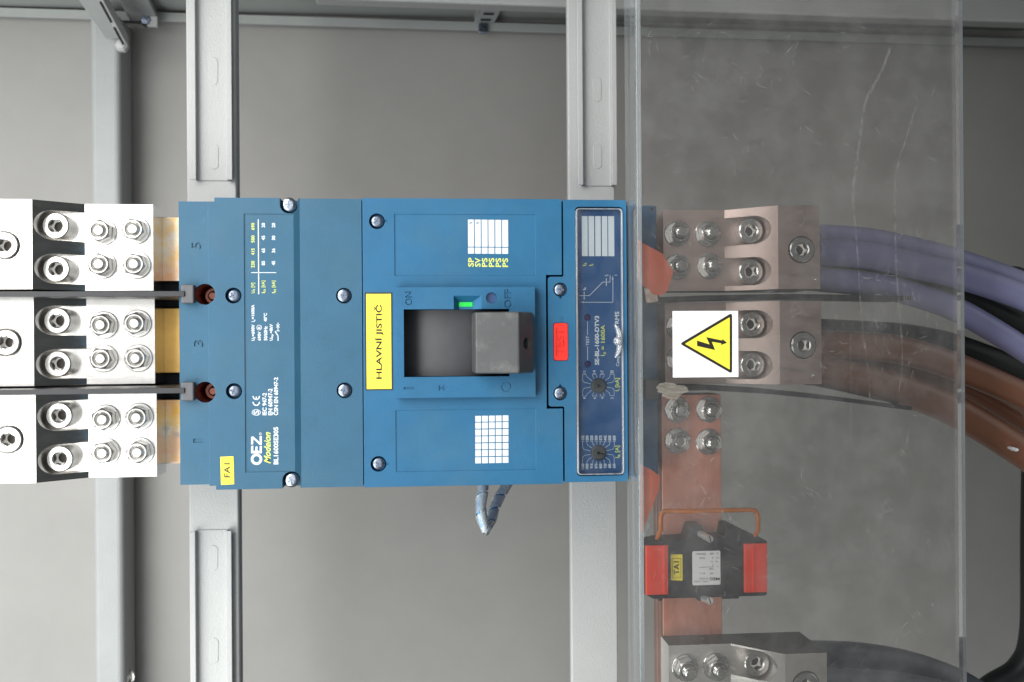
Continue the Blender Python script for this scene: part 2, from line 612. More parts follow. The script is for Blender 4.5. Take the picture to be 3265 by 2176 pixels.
# ================================================================== cabinet
YW = 400.0
ZS = P(1630, 70, YW).z                      # the corner of back wall and side wall
struct(MB().box(-900, 780, YW, YW + 2, -900, ZS + 40).build('back_wall', M['wall']))
struct(MB().box(-900, 640, -60, YW, ZS + 2, ZS + 6).build('side_wall', M['side']))
XE = P(3310, 1088, YW).x
struct(MB().box(XE, XE + 4, -120, YW, -900, ZS + 2).build('end_wall', M['side']))

# perforated frame strip in the corner: a shallow angle with a row of holes
a, b = P(-40, 74, 385), P(3300, 150, 385)
for nm, lab, ua, ub, va, vb in (('perforated_strip', 'long grey perforated steel strip along the top edge of the back wall', -60, 3330, 0, 0),):
    t = thing(nm, lab, 'strip', (0, 385, ZS))
    pa, pb = P(-60, 23, 385), P(3330, 126, 385)
    hh = 9.5
    mb = MB()
    prof = [(385, 0), (385, -hh), (387, -hh), (387, -1.5), (400 - 0.5, -1.5), (399.5, 0)]
    A = [mb.bm.verts.new((pa.x, y, pa.z + z)) for y, z in prof]
    B = [mb.bm.verts.new((pb.x, y, pb.z + z)) for y, z in prof]
    mb.bm.faces.new(A)
    mb.bm.faces.new(B[::-1])
    for i in range(6):
        mb.bm.faces.new((A[i], B[i], B[(i + 1) % 6], A[(i + 1) % 6]))
    mb.build('angle', M['side'], t)
    n = 46
    hm = MB().lathe(0, 0, [(1.6, 0), (1.6, 0.5)], 14).mesh('hole')
    for i in range(n):
        f = (i + 0.4) / n
        p = pa.lerp(pb, f)
        put('hole', hm, M['slot'] if i % 3 else M['side'], t, (p.x, 384.8, p.z - 4.6 - 0.6 * (i % 2)))

# front frame beam along the side wall
t = thing('frame_beam', 'pale grey frame beam running along the upper edge behind the clear cover', 'beam', (0, 300, ZS))
pa, pb = P(1000, -4, 285), P(3330, 75, 285)
mb = MB()
va = [(pa.x, 285, pa.z), (pb.x, 285, pb.z), (pb.x, 285, ZS + 1.5), (pa.x, 285, ZS + 1.5)]
vb_ = [(x, y + 30, min(z + 3, ZS + 1.5)) for x, y, z in va]
A = [mb.bm.verts.new(p) for p in va]
B = [mb.bm.verts.new(p) for p in vb_]
mb.bm.faces.new(A)
mb.bm.faces.new(B[::-1])
for i in range(4):
    mb.bm.faces.new((A[i], B[i], B[(i + 1) % 4], A[(i + 1) % 4]))
mb.build('beam', M['rail'], t, bevel=3, seg=3)


def beam_between(mb, p, q, wx, wz):
    p, q = Vector(p), Vector(q)
    A = [mb.bm.verts.new(p + Vector((sx * wx / 2, 0, sz * wz / 2))) for sx, sz in ((-1, -1), (1, -1), (1, 1), (-1, 1))]
    B = [mb.bm.verts.new(q + Vector((sx * wx / 2, 0, sz * wz / 2))) for sx, sz in ((-1, -1), (1, -1), (1, 1), (-1, 1))]
    mb.bm.faces.new(A)
    mb.bm.faces.new(B[::-1])
    for i in range(4):
        mb.bm.faces.new((A[i], B[i], B[(i + 1) % 4], A[(i + 1) % 4]))


# support post (rounded square tube) standing against the back wall
YP = 352.0
xa, xb = P(291, 1000, YP).x, P(388, 1000, YP).x
t = thing('support_post', 'grey rounded steel post against the back wall left of the rails', 'post', (xa, YP, -600))
MB().box(xa, xb, YP, YW - 0.5, -620, P(340, 44, YP).z).build('post', M['post'], t, bevel=6, seg=4)
pw = P(330, 62, YP)
MB().box(pw.x - 9, pw.x + 12, YP - 2.5, YP - 0.2, pw.z - 9, pw.z + 6).build('weld_plate', M['post'], t, bevel=1.5)
pw = P(400, 2160, 372)
MB().lathe(pw.x, pw.z, [(0, 360), (4, 361), (6, 364), (6, 372)], 6).lathe(pw.x, pw.z, [(9, 372.2), (9, 376)], 20).build('foot_bolt', M['steel'], t)

# slotted bracket arm from the post head towards the front
t = thing('slotted_arm', 'slotted grey bracket arm slanting from the head of the left post', 'bracket', tuple(P(400, 150, 330)))
p, q = P(372, 120, 345), P(248, -60, 255)
mb = MB()
beam_between(mb, (p.x, 345, p.z), (q.x, 255, q.z), 22, 3)
mb.build('arm', M['post'], t, bevel=0.8)
p2, q2 = P(404, 136, 343), P(310, -40, 253)
mb = MB()
beam_between(mb, (p2.x, 343, p2.z), (q2.x, 253, q2.z), 4.5, 12)
mb.build('flange', M['rail'], t, bevel=0.6)
for f0, f1 in ((0.06, 0.40), (0.50, 0.86)):
    mb = MB()
    e0, e1 = Vector((p2.x, 343, p2.z)).lerp(Vector((q2.x, 253, q2.z)), f0), Vector((p2.x, 343, p2.z)).lerp(Vector((q2.x, 253, q2.z)), f1)
    off = Vector((-1.2, -1.0, -6.4))
    beam_between(mb, e0 + off, e1 + off, 1.4, 1.6)
    mb.build('slot', M['slot'], t)
pw = P(388, 146, 340)
MB().lathe(pw.x, pw.z, [(0, 334), (4.5, 335), (7, 338), (7, 345)], 6).build('bolt', M['rail'], t, bevel=0.6)

# second arm, on the side wall
t = thing('wall_bracket', 'dark toned grey bracket with a bolt in the upper left corner', 'bracket', tuple(P(440, 50, 350)))
p, q = P(460, 60, 380), P(400, -60, 300)
mb = MB()
beam_between(mb, (p.x, 380, p.z), (q.x, 300, q.z), 30, 6)
mb.build('arm', M['post'], t, bevel=1)
pw = P(468, 68, 372)
MB().lathe(pw.x, pw.z, [(0, 366), (5, 366.5), (6.5, 369), (6.5, 376)], 6).build('bolt', M['screwd'], t)
pw2 = P(482, 72, 374)
MB().box(pw2.x - 3, pw2.x + 8, 368, 374, pw2.z - 6, pw2.z + 5).build('washer', M['rail'], t, bevel=1)

# small perforated bracket near the middle of the top edge
t = thing('perforated_clip', 'small perforated bracket under the frame beam near the top centre', 'bracket', tuple(P(1555, 45, 370)))
p, q = P(1545, 70, 384), P(1585, -10, 330)
mb = MB()
beam_between(mb, (p.x, 384, p.z), (q.x, 330, q.z), 22, 3)
mb.build('plate', M['post'], t, bevel=0.8)
p3, q3 = P(1516, 66, 386), P(1530, 10, 345)
mb = MB()
beam_between(mb, (p3.x, 386, p3.z + 8), (q3.x, 345, q3.z + 8), 3, 22)
mb.build('cheek', M['side'], t, bevel=0.8)
for f in (0.12, 0.36, 0.6, 0.84):
    e = Vector((p.x, 384, p.z)).lerp(Vector((q.x, 330, q.z)), f)
    MB().box(e.x - 6, e.x + 5, e.y - 4, e.y, e.z - 2.4, e.z - 1.4).build('slot', M['slot'], t)
pw = P(1540, 92, 384)
MB().box(pw.x - 5, pw.x + 5, 380, 384, pw.z - 6, pw.z + 5).build('clip_nut', M['screwd'], t, bevel=1)
t = thing('cage_nut', 'little dark green cage nut in the side wall behind the clear cover', 'nut', tuple(P(2394, 52, 380)))
pw = P(2394, 52, 372)
MB().box(pw.x - 5, pw.x + 5, 368, 374, pw.z - 5, pw.z + 5).build('cage', M['screwd'], t, bevel=0.8, cuts=[cyl(pw.x, pw.z, 2.8, 360, 380)])

# mounting rails with hat rails welded on
YR = 150.0
HAT = [(-17.5, -7.5), (-12.8, -7.5), (-12.8, -1.0), (12.8, -1.0), (12.8, -7.5), (17.5, -7.5), (17.5, -6.4), (13.9, -6.4), (13.9, 0), (-13.9, 0), (-13.9, -6.4), (-17.5, -6.4)]


def mounting_rail(ua, ub, tilt, lab, hats, uhat):
    t = thing('mounting_rail', lab, 'rail', (P((ua + ub) / 2, 1088, YR).x, YR, 0), 'mounting rails behind the breaker')
    xa, xb = P(ua, 1088, YR).x, P(ub, 1088, YR).x
    zt = ZS + 1
    MB().box(xa, xb, YR, YR + 9, -420, zt).build('rail', M['rail'], t, bevel=1.4, seg=3)
    MB().box(xa + 2, xb + 1.0, YR + 9.4, YR + 12, -420, zt).build('back_flange', M['post'], t, bevel=0.8)
    for v0, v1, dimples in hats:
        z0 = -420 if v1 is None else P(uhat, v1, YR - 1).z
        z1 = zt if v0 is None else P(uhat, v0, YR - 1).z
        xc = P(uhat, 300 if v0 is None else 1900, YR - 4).x
        MB().prism([(xc + x, YR - 0.1 + y) for x, y in HAT], z0, z1, axis='z').build('hat_rail', M['rail'], t, bevel=0.5)
        for v, hgt in dimples:
            pz = P(uhat + 4, v, YR - 1).z
            pts = [(xc + 4 * math.cos(k * math.pi / 8) + 1, pz + 4 * math.sin(k * math.pi / 8) + (hgt / 2 if k <= 8 else -hgt / 2)) for k in range(17)][:17]
            MB().prism(pts[:16], YR - 1.55, YR - 0.9).build('plugged_slot', M['rail'], t, bevel=0.35)
    return t


mounting_rail(599, 757, 0, 'bright left mounting rail crossing behind the breaker near its clamps',
              [(None, 577, [(228, 16), (500, 14)]), (1690, None, [(1780, 14), (2075, 14)])], 675)
mounting_rail(1815, 1964, 0, 'right mounting rail beside the folded edge of the clear cover',
              [(None, 594, [(286, 14), (500, 14)])], 1902)

# ================================================================== breaker
br = thing('circuit_breaker', 'large blue moulded circuit breaker with black toggle handle switched off', 'breaker', (0, YR, 0))
DEEP = YR - 0.4


def prof_screw(name, r, dome, cross, ph):
    """cross-recessed screw head, front at y=0 in its own frame, axis y"""
    mb = MB()
    pr = [(0, -dome)]
    for k in range(1, 7):
        a = k / 6 * math.pi / 2
        pr.append((r * math.sin(a), -dome * math.cos(a)))
    pr.append((r, 2.5))
    mb.lathe(0, 0, pr, 32)
    o = mb.build(name, M['screw'], None)
    cs = []
    for k in range(2):
        c = MB()
        h = cross
        w = cross * 0.27
        if k:
            c.box(-h, h, -dome - 1, -dome + 1.5, -w, w)
        else:
            c.box(-w, w, -dome - 1, -dome + 1.5, -h, h)
        cs.append(c)
    cs.append(MB().lathe(0, 0, [(cross * 0.5, -dome - 1), (cross * 0.5, -dome + 0.9), (0, -dome + 2)], 4, ph=0.0))
    carve(o, cs, Vector((0, 0, 0)))
    me = o.data
    me.shade_smooth()
    me.set_sharp_from_angle(angle=math.radians(35))
    bpy.data.objects.remove(o)
    return me


SCREW_D = prof_screw('cross_screw_dark', 5.2, 1.6, 2.5, 0)
SCREW_L = prof_screw('cross_screw_light', 5.4, 1.8, 2.9, 0)
SCREW_D.materials.clear()
SCREW_D.materials.append(M['screwd'])
SCREW_L.materials.clear()
SCREW_L.materials.append(M['screw'])


def at(u, v, y):
    p = P(u, v, y)
    return (p.x, y, p.z)


# body behind the covers
zt, zb = P(1150, 650, 25).z, P(1150, 1530, 25).z
x_l, x_r = P(690, 1088, 25).x, P(2096, 1088, 26).x
x_f0 = P(572, 1088, 6).x
x_f1 = P(667, 1088, 6).x
x_c0 = P(686, 1088, 0).x
ftop, fbot = P(620, 643, 6).z, P(620, 1546, 6).z
ctop, cbot = P(920, 632, 0).z, P(920, 1558, 0).z
hole_l = [P(654, 939, 6), P(655, 1251, 6)]
# terminal end with the two bolt holes
MB().box(x_f0, x_c0 - 0.1, 6, DEEP, fbot, ftop).build('terminal_end', M['bluegrey'], br, bevel=0.5,
    cuts=[cyl(h.x, h.z, 7.6, 0, 60, 40) for h in hole_l] +
         [MB().box(*[k for k in (x_f0 - 5, P(571, 1, 70).x + 0, 0, 0)][:1], x_f0 - 1, 0, 1, 0, 1)][:0] + engrave([(Z3, '5', 222, 335, 628, 700), (Z4, '1', 240, 350, 903, 950), (Z(0, 0, 3265 / 2353), '3', 446, 468, 782, 797)], 6, 0.9))
MB().box(x_f1, x_c0 - 0.2, 3.6, 5.9, cbot + 2.4, ctop - 2.4).build('end_step', M['bluegrey'], br, bevel=0.4,
    cuts=[cyl(h.x, h.z, 7.6, 0, 60, 40) for h in hole_l])
MB().box(x_c0, x_r, 26, DEEP, P(2060, 1518, 26).z, P(2060, 656, 26).z).build('housing', M['blueside'], br, bevel=0.8)
for h in hole_l:
    w = MB().lathe(h.x, h.z, [(7.45, 8), (7.45, 58), (0, 58)], 32, close=False).build('bolt_well', M['copperd'], br, smooth=30)
    MB().lathe(h.x + 1.4, h.z - 0.3, [(0, 25), (2.4, 25), (2.6, 25.4), (2.6, 50)], 24).build('bolt_tip', M['copper'], w, smooth=30)
    MB().lathe(h.x + 1.0, h.z - 0.3, [(3.8, 57), (3.8, 30), (5.8, 30), (6.0, 57.8)], 24, close=False).build('bolt_sleeve', M['copper'], w, smooth=30)

# left cover: stepped profile, label recess, screw wells, notches for the corner screws
x_s0, x_s1, x_c1 = P(930, 1088, 0).x, P(958, 1088, 2.5).x, P(1155, 1088, 2.5).x
wells = [(702 * K650 + 550, 1243 * K650 + 600), (746, 1248), (1096, 943), (1098, 1246)]
wells[0] = (744, 943)
cuts = []
for i, (u, v) in enumerate(wells):
    p = P(u, v, 0)
    cuts.append(cyl(p.x, p.z, 5.75, -5, 7.5))
rl = R(*Z3.rect(832, 1270, 298, 3280), 0)
cuts.append(MB().box(rl[0], x_s1 + 0.3, -5, 0.7, rl[2], rl[3]))
corner = [(922, 654), (930, 1531)]
for i, (u, v) in enumerate(corner):
    p = P(u, v, 2)
    cuts.append(cyl(p.x, p.z, 6.4, -5, 14))
    cuts.append(MB().box(p.x - 6.4, p.x + 6.4, -5, 14, *((p.z, p.z + 20) if i == 0 else (p.z - 20, p.z))))
lc = MB().prism([(x_c0, 0), (x_s0, 0), (x_s1, 2.4), (x_c1, 2.4), (x_c1, 25.6), (x_c0, 25.6)], cbot, ctop, axis='z').build(
    'terminal_cover', M['bluegrey'], br, bevel=0.35, cuts=cuts)
for u, v in wells:
    s = put('screw', SCREW_D, None, br, at(u, v, 4.2), random.random() * 3)
for u, v in corner:
    put('screw', SCREW_L, None, br, at(u, v, 3.5), random.random() * 3)

# front cover with two label recesses, handle opening, screw wells, and a bay for the trip unit tab
x_m0, x_m1 = P(1158, 1088, 0).x, P(1793, 1088, 0).x
mtop, mbot = P(1470, 634, 0).z, P(1470, 1549, 0).z
tab = R(1742, 1900, 877, 1303, 0)
win_c = R(*P2.rect(572, 1790, 385, 1165), 0)
fcuts = [MB().box(tab[0], x_m1 + 10, -5, 40, tab[2], tab[3]),
         MB().box(win_c[0] - 0.6, win_c[1] + 0.6, -10, 40, win_c[2] - 0.6, win_c[3] + 0.6)]
for z, rc in ((P1, (463, 2088, 231, 940)), (P3, (478, 2096, 203, 912))):
    r = R(*z.rect(*rc), 0)
    fcuts.append(MB().box(r[0], r[1], -5, 0.55, r[2], r[3]))
fscrews = [(1202, 706), (1207, 1480)]
for u, v in fscrews:
    p = P(u, v, 0)
    fcuts.append(cyl(p.x, p.z, 5.7, -5, 9))
    fcuts.append(MB().box(p.x, p.x + 7.2, -5, 3, p.z - 0.9, p.z + 0.9))
fc = MB().box(x_m0, x_m1, 0, 25.6, mbot, mtop).build('front_cover', M['blue'], br, bevel=0.35, cuts=fcuts)
for u, v in fscrews:
    put('screw', SCREW_D, None, br, at(u, v, 3.4), 0.75 + random.random() * 0.2)

# raised handle frame
fr_ = R(1263, 1707, 916, 1268, -7)
win = R(*P2.rect(572, 1790, 385, 1165), -7)
ind = R(*P2.rect(1142, 1472, 225, 392), -7)
ind_i = R(*P2.rect(1207, 1365, 300, 392), -1)
hc = P(*P2(1582, 255), -7)
pyr = MB()
vs = [pyr.bm.verts.new(q) for q in ((ind[0], -7.5, ind[3]), (ind[1], -7.5, ind[3]), (ind[1], -7.5, ind[2] - 2), (ind[0], -7.5, ind[2] - 2),
                                    (ind_i[0], -1, ind_i[3]), (ind_i[1], -1, ind_i[3]), (ind_i[1], -1, ind[2] - 2), (ind_i[0], -1, ind[2] - 2))]
for f in ((0, 1, 2, 3), (7, 6, 5, 4), (0, 4, 5, 1), (1, 5, 6, 2), (2, 6, 7, 3), (3, 7, 4, 0)):
    pyr.bm.faces.new([vs[i] for i in f])
marks = engrave([(P2, 'ON', 588, 670, 183, 340), (P2, 'OFF', 1733, 1812, 157, 375), (P2, None, 573, 692, 1285, 1310),
                 (P2, None, 975, 990, 1265, 1325), (P2, None, 988, 1034, 1288, 1303)], -7, 0.9)
o3 = P(*P2(1757, 1280), -7)
marks.append(MB().lathe(o3.x, o3.z, [(2.8, -9), (2.8, -6.5), (3.8, -6.5), (3.8, -9), (2.8, -9)], 36, close=False))
tri = [P(*P2(*q), -7) for q in ((1030, 1262), (1094, 1294), (1030, 1328))]
marks.append(MB().prism([(q.x, q.z) for q in tri], -9, -6.5))
hf = MB().prism([(fr_[0], fr_[2]), (fr_[1], fr_[2]), (fr_[1], fr_[3]), (fr_[0], fr_[3])], -7, -0.05).build('handle_frame', M['blue'], br, bevel=0.9, seg=3,
    cuts=[MB().box(win[0], win[1], -12, 10, win[2], win[3]), pyr, cyl(hc.x, hc.z, 4.0, -12, 10)] + marks)
gi = R(*P2.rect(1207, 1365, 303, 357), -1.5)
MB().rbox(gi, -1.6, -0.9).build('status_flag', M['green'], hf, bevel=0.2)
MB().lathe(hc.x, hc.z, [(0, -4), (3.9, -4), (3.9, -3)], 28).build('trip_button', M['panel'], hf)

# slider in the opening and the grip
cx = (win_c[0] + win_c[1]) / 2 - 4
pts = []
ra = 74.0
for k in range(25):
    a = math.radians(-34 + 68 * k / 24)
    pts.append((cx + ra * math.sin(a), 8 + ra - ra * math.cos(a)))
pts += [(pts[-1][0], 24.5), (pts[0][0], 24.5)]
MB().prism([q for q in pts if True], win_c[2] + 0.3, win_c[3] - 0.3, axis='z').build('handle_slider', M['slider'], br, smooth=25)
MB().box(win_c[0], win_c[1], 24.6, 25.7, win_c[2], win_c[3]).build('handle_well', M['void'], br)
g0, g1, g2, g3 = P(*P2(1362, 770), -4).x, P(*P2(1392, 770), -24).x, P(*P2(1902, 770), -31).x, P(*P2(2064, 770), -15).x
gz1, gz0 = P(*P2(1700, 415), -28).z, P(*P2(1700, 1130), -28).z
hcut = P(*P2(1985, 782), -22)
dr = Vector((g3 - g2, 16)).normalized()
hcy = MB().tube([(hcut.x - dr.y * -8, hcut.y - 8 * dr.x, hcut.z), (hcut.x - dr.y * 9, hcut.y + 9 * dr.x, hcut.z)], 3.9, 28)
MB().prism([(g0, 9), (g0, -4), (g1, -25), (g2, -31), (g3, -15), (g3, -8.2), (win_c[1] - 1, -8.2), (win_c[1] - 1, 9)], gz0, gz1, axis='z').build(
    'toggle_grip', M['dark'], br, bevel=1.5, seg=3, cuts=[hcy])

# trip unit
tx0, tx1 = P(1798.5, 1088, 0).x, P(1999.5, 1088, 0).x
ttop, tbot = P(1900, 638, 0).z, P(1900, 1537, 0).z
tb = R(1748.5, 1798, 883, 1297, 0)


def fillet(pts, rads, n=5):
    out = []
    L_ = len(pts)
    for i in range(L_):
        p = Vector(pts[i])
        r = rads[i]
        if r <= 0:
            out.append((p.x, p.y))
            continue
        a_ = (Vector(pts[i - 1]) - p).normalized()
        b_ = (Vector(pts[(i + 1) % L_]) - p).normalized()
        s0, s1 = p + a_ * r, p + b_ * r
        for k in range(n + 1):
            t_ = k / n
            q = s0 * (1 - t_) ** 2 + p * 2 * t_ * (1 - t_) + s1 * t_ ** 2
            out.append((q.x, q.y))
    return out


tpts = fillet([(tx0, tbot), (tx1, tbot), (tx1, ttop), (tx0, ttop), (tx0, tb[3]), (tb[0], tb[3]), (tb[0], tb[2]), (tx0, tb[2])],
              [0, 1.5, 1.5, 0, 1.5, 2.5, 2.5, 1.5])
tw = R(1836, 1988.5, 660, 1517.5, 0)
tcuts = [MB().prism(fillet([(tw[0], tw[2]), (tw[1], tw[2]), (tw[1], tw[3]), (tw[0], tw[3])], [3.4] * 4), -5, 7)]
tscrews = [(1787, 924), (1787, 1255)]
for i, (u, v) in enumerate(tscrews):
    p = P(u, v, 0)
    tcuts.append(cyl(p.x, p.z, 5.2, -5, 9))
    tcuts.append(MB().box(p.x - 0.8, p.x + 0.8, -5, 3, *((p.z - 6.6, p.z) if i == 0 else (p.z, p.z + 6.6))))
rb = R(*Q2.rect(150, 412, 1005, 1700), 0)
tcuts.append(MB().prism(fillet([(rb[0] - .35, rb[2] - .35), (rb[1] + .35, rb[2] - .35), (rb[1] + .35, rb[3] + .35), (rb[0] - .35, rb[3] + .35)], [2.2] * 4), -5, 5))
tu = MB().prism(tpts, 0, 25.6).build('trip_unit', M['blue'], br, bevel=0.5, seg=2, cuts=tcuts)
for i, (u, v) in enumerate(tscrews):
    put('screw', SCREW_D, None, br, at(u, v, 2.0), random.random() * 3)
rbt = MB().prism(fillet([(rb[0], rb[2]), (rb[1], rb[2]), (rb[1], rb[3]), (rb[0], rb[3])], [2.0] * 4), -0.4, 4.9).build('test_button', M['red'], br, bevel=0.25, cuts=engrave([(Q2, 'TEST', 196, 358, 1105, 1607)], -0.4, 0.9))
writing('raised_lettering', M['blue'], tu, [(Q2, 'TEST', 270, 325, 845, 985, 0.0)], -0.02, extrude=0.2)

# setting panel inside the trip unit window
YPN = 4.2
pn = R(1839, 1986, 663, 1514, YPN)
sp = MB().rbox(pn, YPN, 6.9).build('setting_panel', M['panel'], br)
yp = YPN - 0.12
rows = [(Q1, None, a, b, 410, 1160) for a, b in ((676, 785), (802, 908), (927, 1032), (1051, 1155), (1171, 1283))]
SE = 220 / K400
w_items = rows + [
    (Q2, 'I', 1105, 1155, 113, 121), (Q2, 'i', 1140, 1172, 98, 108), (Q2, 'I', 697, 750, 368, 382), (Q2, 'R', 722, 762, 330, 360),
    (Q2, 'I', 1287, 1337, 103, 110), (Q2, 'TEST', 755, 812, 1245, 1425, 0.0), (Q2, None, 779, 787, 965, 1225), (Q2, None, 781, 789, 1440, 1700),
    (Q2, 'SE-BL-1600-DTV3', 917, 1000, 868, 495 + SE, 0.025), (Q2, 'TRMS', 1295, 1375, 790, 1100), (Q3, 'Category', 1318, 1395, 215, 520, 0.005),
    (Q3, '11', 700, 750, 605, 650), (Q3, '14', 880, 935, 597, 655), (Q3, '17', 1030, 1085, 597, 655), (Q3, '20', 1210, 1270, 597, 655),
    (Q3, '8', 700, 748, 1103, 1130), (Q3, '6', 888, 940, 1103, 1130), (Q3, '4', 1035, 1085, 1103, 1130), (Q3, '2', 1212, 1267, 1103, 1130)]
for s_, a_ in zip(('1155', '1200', '1250', '1300', '1375', '1445', '1500', '1600'), (668, 748, 833, 918, 1003, 1088, 1170, 1255)):
    w_items.append((Q4, s_, a_, a_ + 54, 525, 635, 0.02))
for s_, a_, l_ in zip(('1100', '1000', '910', '870', '800', '720', '685', '630'), (668, 748, 833, 918, 1003, 1088, 1170, 1255), (1155, 1155, 1140, 1140, 1140, 1135, 1135, 1135)):
    w_items.append((Q4, s_, a_, a_ + 52, 1052, l_, 0.02))


def panel_lines(mb):
    y = yp
    for l in ([(634, 488), (820, 488), (1068, 235), (1205, 235), (1205, 108)], [(640, 613), (1258, 613), (1258, 120)], [(720, 430), (720, 545)], [(1135, 180), (1135, 290)]):
        stroke(mb, Q2, l, 9, y)
    for tr in ([(636, 613), (712, 598), (712, 628)], [(1255, 105), (1238, 188), (1272, 188)], [(720, 400), (708, 455), (732, 455)], [(720, 575), (708, 522), (732, 522)],
               [(1135, 150), (1123, 200), (1147, 200)], [(1135, 320), (1123, 266), (1147, 266)]):
        poly(mb, Q2, tr, y)
    for l in ([(840, 848), (715, 820), (692, 780), (692, 672), (755, 672), (770, 715), (868, 795)], [(905, 752), (875, 690), (875, 672), (945, 672), (960, 740)],
              [(1015, 735), (1020, 672), (1095, 672), (1095, 690), (1065, 750)], [(1112, 788), (1190, 735), (1205, 705), (1205, 668), (1282, 668), (1282, 780), (1255, 818), (1140, 840)],
              [(840, 908), (715, 935), (692, 970), (692, 1078), (762, 1078), (772, 1040), (862, 968)], [(900, 1012), (875, 1055), (875, 1078), (950, 1078), (952, 1035)],
              [(1020, 1035), (1020, 1078), (1098, 1078), (1095, 1050), (1075, 1015)], [(1120, 962), (1195, 1025), (1205, 1072), (1282, 1072), (1282, 965), (1255, 930), (1145, 908)]):
        stroke(mb, Q3, l, 6, y)
    for l in ([(840, 812), (715, 785), (692, 740), (690, 640)], [(868, 760), (785, 705), (768, 650)], [(910, 718), (882, 675), (878, 645)], [(960, 700), (955, 645)], [(1015, 698), (1022, 645)],
              [(1065, 718), (1095, 670), (1098, 640)], [(1108, 755), (1190, 700), (1205, 640)], [(1135, 808), (1260, 780), (1282, 740), (1282, 635)],
              [(840, 878), (720, 900), (692, 940), (690, 1045)], [(860, 935), (785, 985), (768, 1050)], [(895, 985), (880, 1020), (878, 1045)], [(952, 1008), (953, 1045)], [(1018, 1008), (1020, 1045)],
              [(1080, 980), (1098, 1015), (1100, 1045)], [(1118, 930), (1195, 985), (1207, 1045)], [(1140, 868), (1260, 890), (1282, 935), (1282, 1045)]):
        stroke(mb, Q4, l, 6, y)


writing('white_lettering', M['white'], sp, w_items, yp, fn=panel_lines)
writing('yellow_lettering', M['yprint'], sp, [
    (Q1, 'I', 690, 757, 1325, 1338), (Q1, 'R', 727, 772, 1280, 1312), (Q1, 'I', 812, 880, 1325, 1338), (Q1, 'i', 850, 898, 1306, 1316),
    (Q2, '= 1600A', 1030, 1110, 1040, 1500, 0.012), (Q3, 'I', 1030, 1105, 312, 324, 0.0), (Q3, 'n', 1082, 1130, 255, 292, 0.012),
    (Q3, '[kA]', 1300, 1395, 740, 912), (Q3, 'I', 1302, 1372, 972, 984, 0), (Q3, 'i', 1350, 1395, 945, 956, 0),
    (Q4, '[A]', 1300, 1395, 715, 838), (Q4, 'I', 1305, 1375, 930, 942, 0), (Q4, 'R', 1350, 1400, 872, 918)], yp)
for q, (a_, b_), ang in ((Q3, (993, 888), 0.3), (Q4, (993, 852), -2.9)):
    d_ = P(*q(a_, b_), 2)
    dial = MB().lathe(d_.x, d_.z, [(0, 1.6), (4.6, 1.6), (5.5, 2.2), (5.6, YPN)], 36).build('setting_dial', M['dark'], br, smooth=30)
    mb = MB()
    for (l0, l1, w_, ro) in ((-4.4 if ang < -1 else -1.2, 1.6, 0.55, ang + math.pi if ang < -1 else ang), (-1.3, 1.3, 0.5, ang + math.pi / 2)):
        d2 = Vector((math.cos(ro), -math.sin(ro)))
        n2 = Vector((-d2.y, d2.x)) * w_
        c2 = Vector((d_.x, d_.z))
        l0_, l1_ = (l0, l1) if ang >= -1 or ro != ang + math.pi else (-1.6, 4.4)
        q_ = [c2 + d2 * l0_ + n2, c2 + d2 * l1_ + n2, c2 + d2 * l1_ - n2, c2 + d2 * l0_ - n2]
        mb.flat([(k.x, k.y) for k in q_], 1.5 - 0.03 * (ro == ang))
    mb.build('pointer_slot', M['void'], dial)
for b_ in (897, 480 + SE):
    d_ = P(*Q2(785, b_), YPN)
    ld = MB().lathe(d_.x, d_.z, [(0, yp + 0.03), (2.6, yp + 0.02), (2.6, YPN)], 24).build('indicator_lamp', mk('lamp_lens_dark_blue', (26, 40, 84), 0.25), br)
    MB().lathe(d_.x - .3, d_.z, [(0, yp - 0.12), (0.7, yp - 0.05), (0.9, yp + 0.01)], 14).build('lamp_filament', mk('lamp_core_red', (96, 24, 40), 0.4), ld)

# clear lid over the panel
lid = MB()
ins = 0.0
o_ = R(1838, 1987.5, 665, 1514, -1)
i_ = R(1843.5, 1983.5, 668, 1511, -1)
lidp = MB().prism(fillet([(o_[0] + .6, o_[2] + .6), (o_[1] - .6, o_[2] + .6), (o_[1] - .6, o_[3] - .6), (o_[0] + .6, o_[3] - .6)], [3.0] * 4), -0.6, 0.4).build('clear_lid', M['lid'], br)
MB().prism(fillet([(o_[0], o_[2]), (o_[1], o_[2]), (o_[1], o_[3]), (o_[0], o_[3])], [3.2] * 4), -1.6, 3.6).build('lid_rim', M['lidrim'], lidp, bevel=0.3,
    cuts=[MB().prism(fillet([(i_[0], i_[2]), (i_[1], i_[2]), (i_[1], i_[3]), (i_[0], i_[3])], [2.4] * 4), -8, 8)])
bc = P(*Q2(1365, 1340), -4)
MB().lathe(bc.x, bc.z, [(0, -7.4), (1.6, -7.1), (2.8, -6.0), (3.5, -4.2), (3.6, -2.2), (3.4, -0.7)], 28).build('latch_bead', M['bead'], lidp, smooth=60)
lr = [P(*Q2(a, b), -2.5) for a, b in ((1305, 1030), (1345, 1110), (1375, 1200), (1385, 1340), (1380, 1460), (1360, 1560), (1310, 1650))]
MB().tube([(p.x, -1.6 - 1.6 * math.sin(math.pi * k / 6), p.z) for k, p in enumerate(lr)], [.7, 1.5, 2.2, 2.4, 2.2, 1.6, .8], 12).build('latch_rib', M['bead'], lidp, smooth=60)

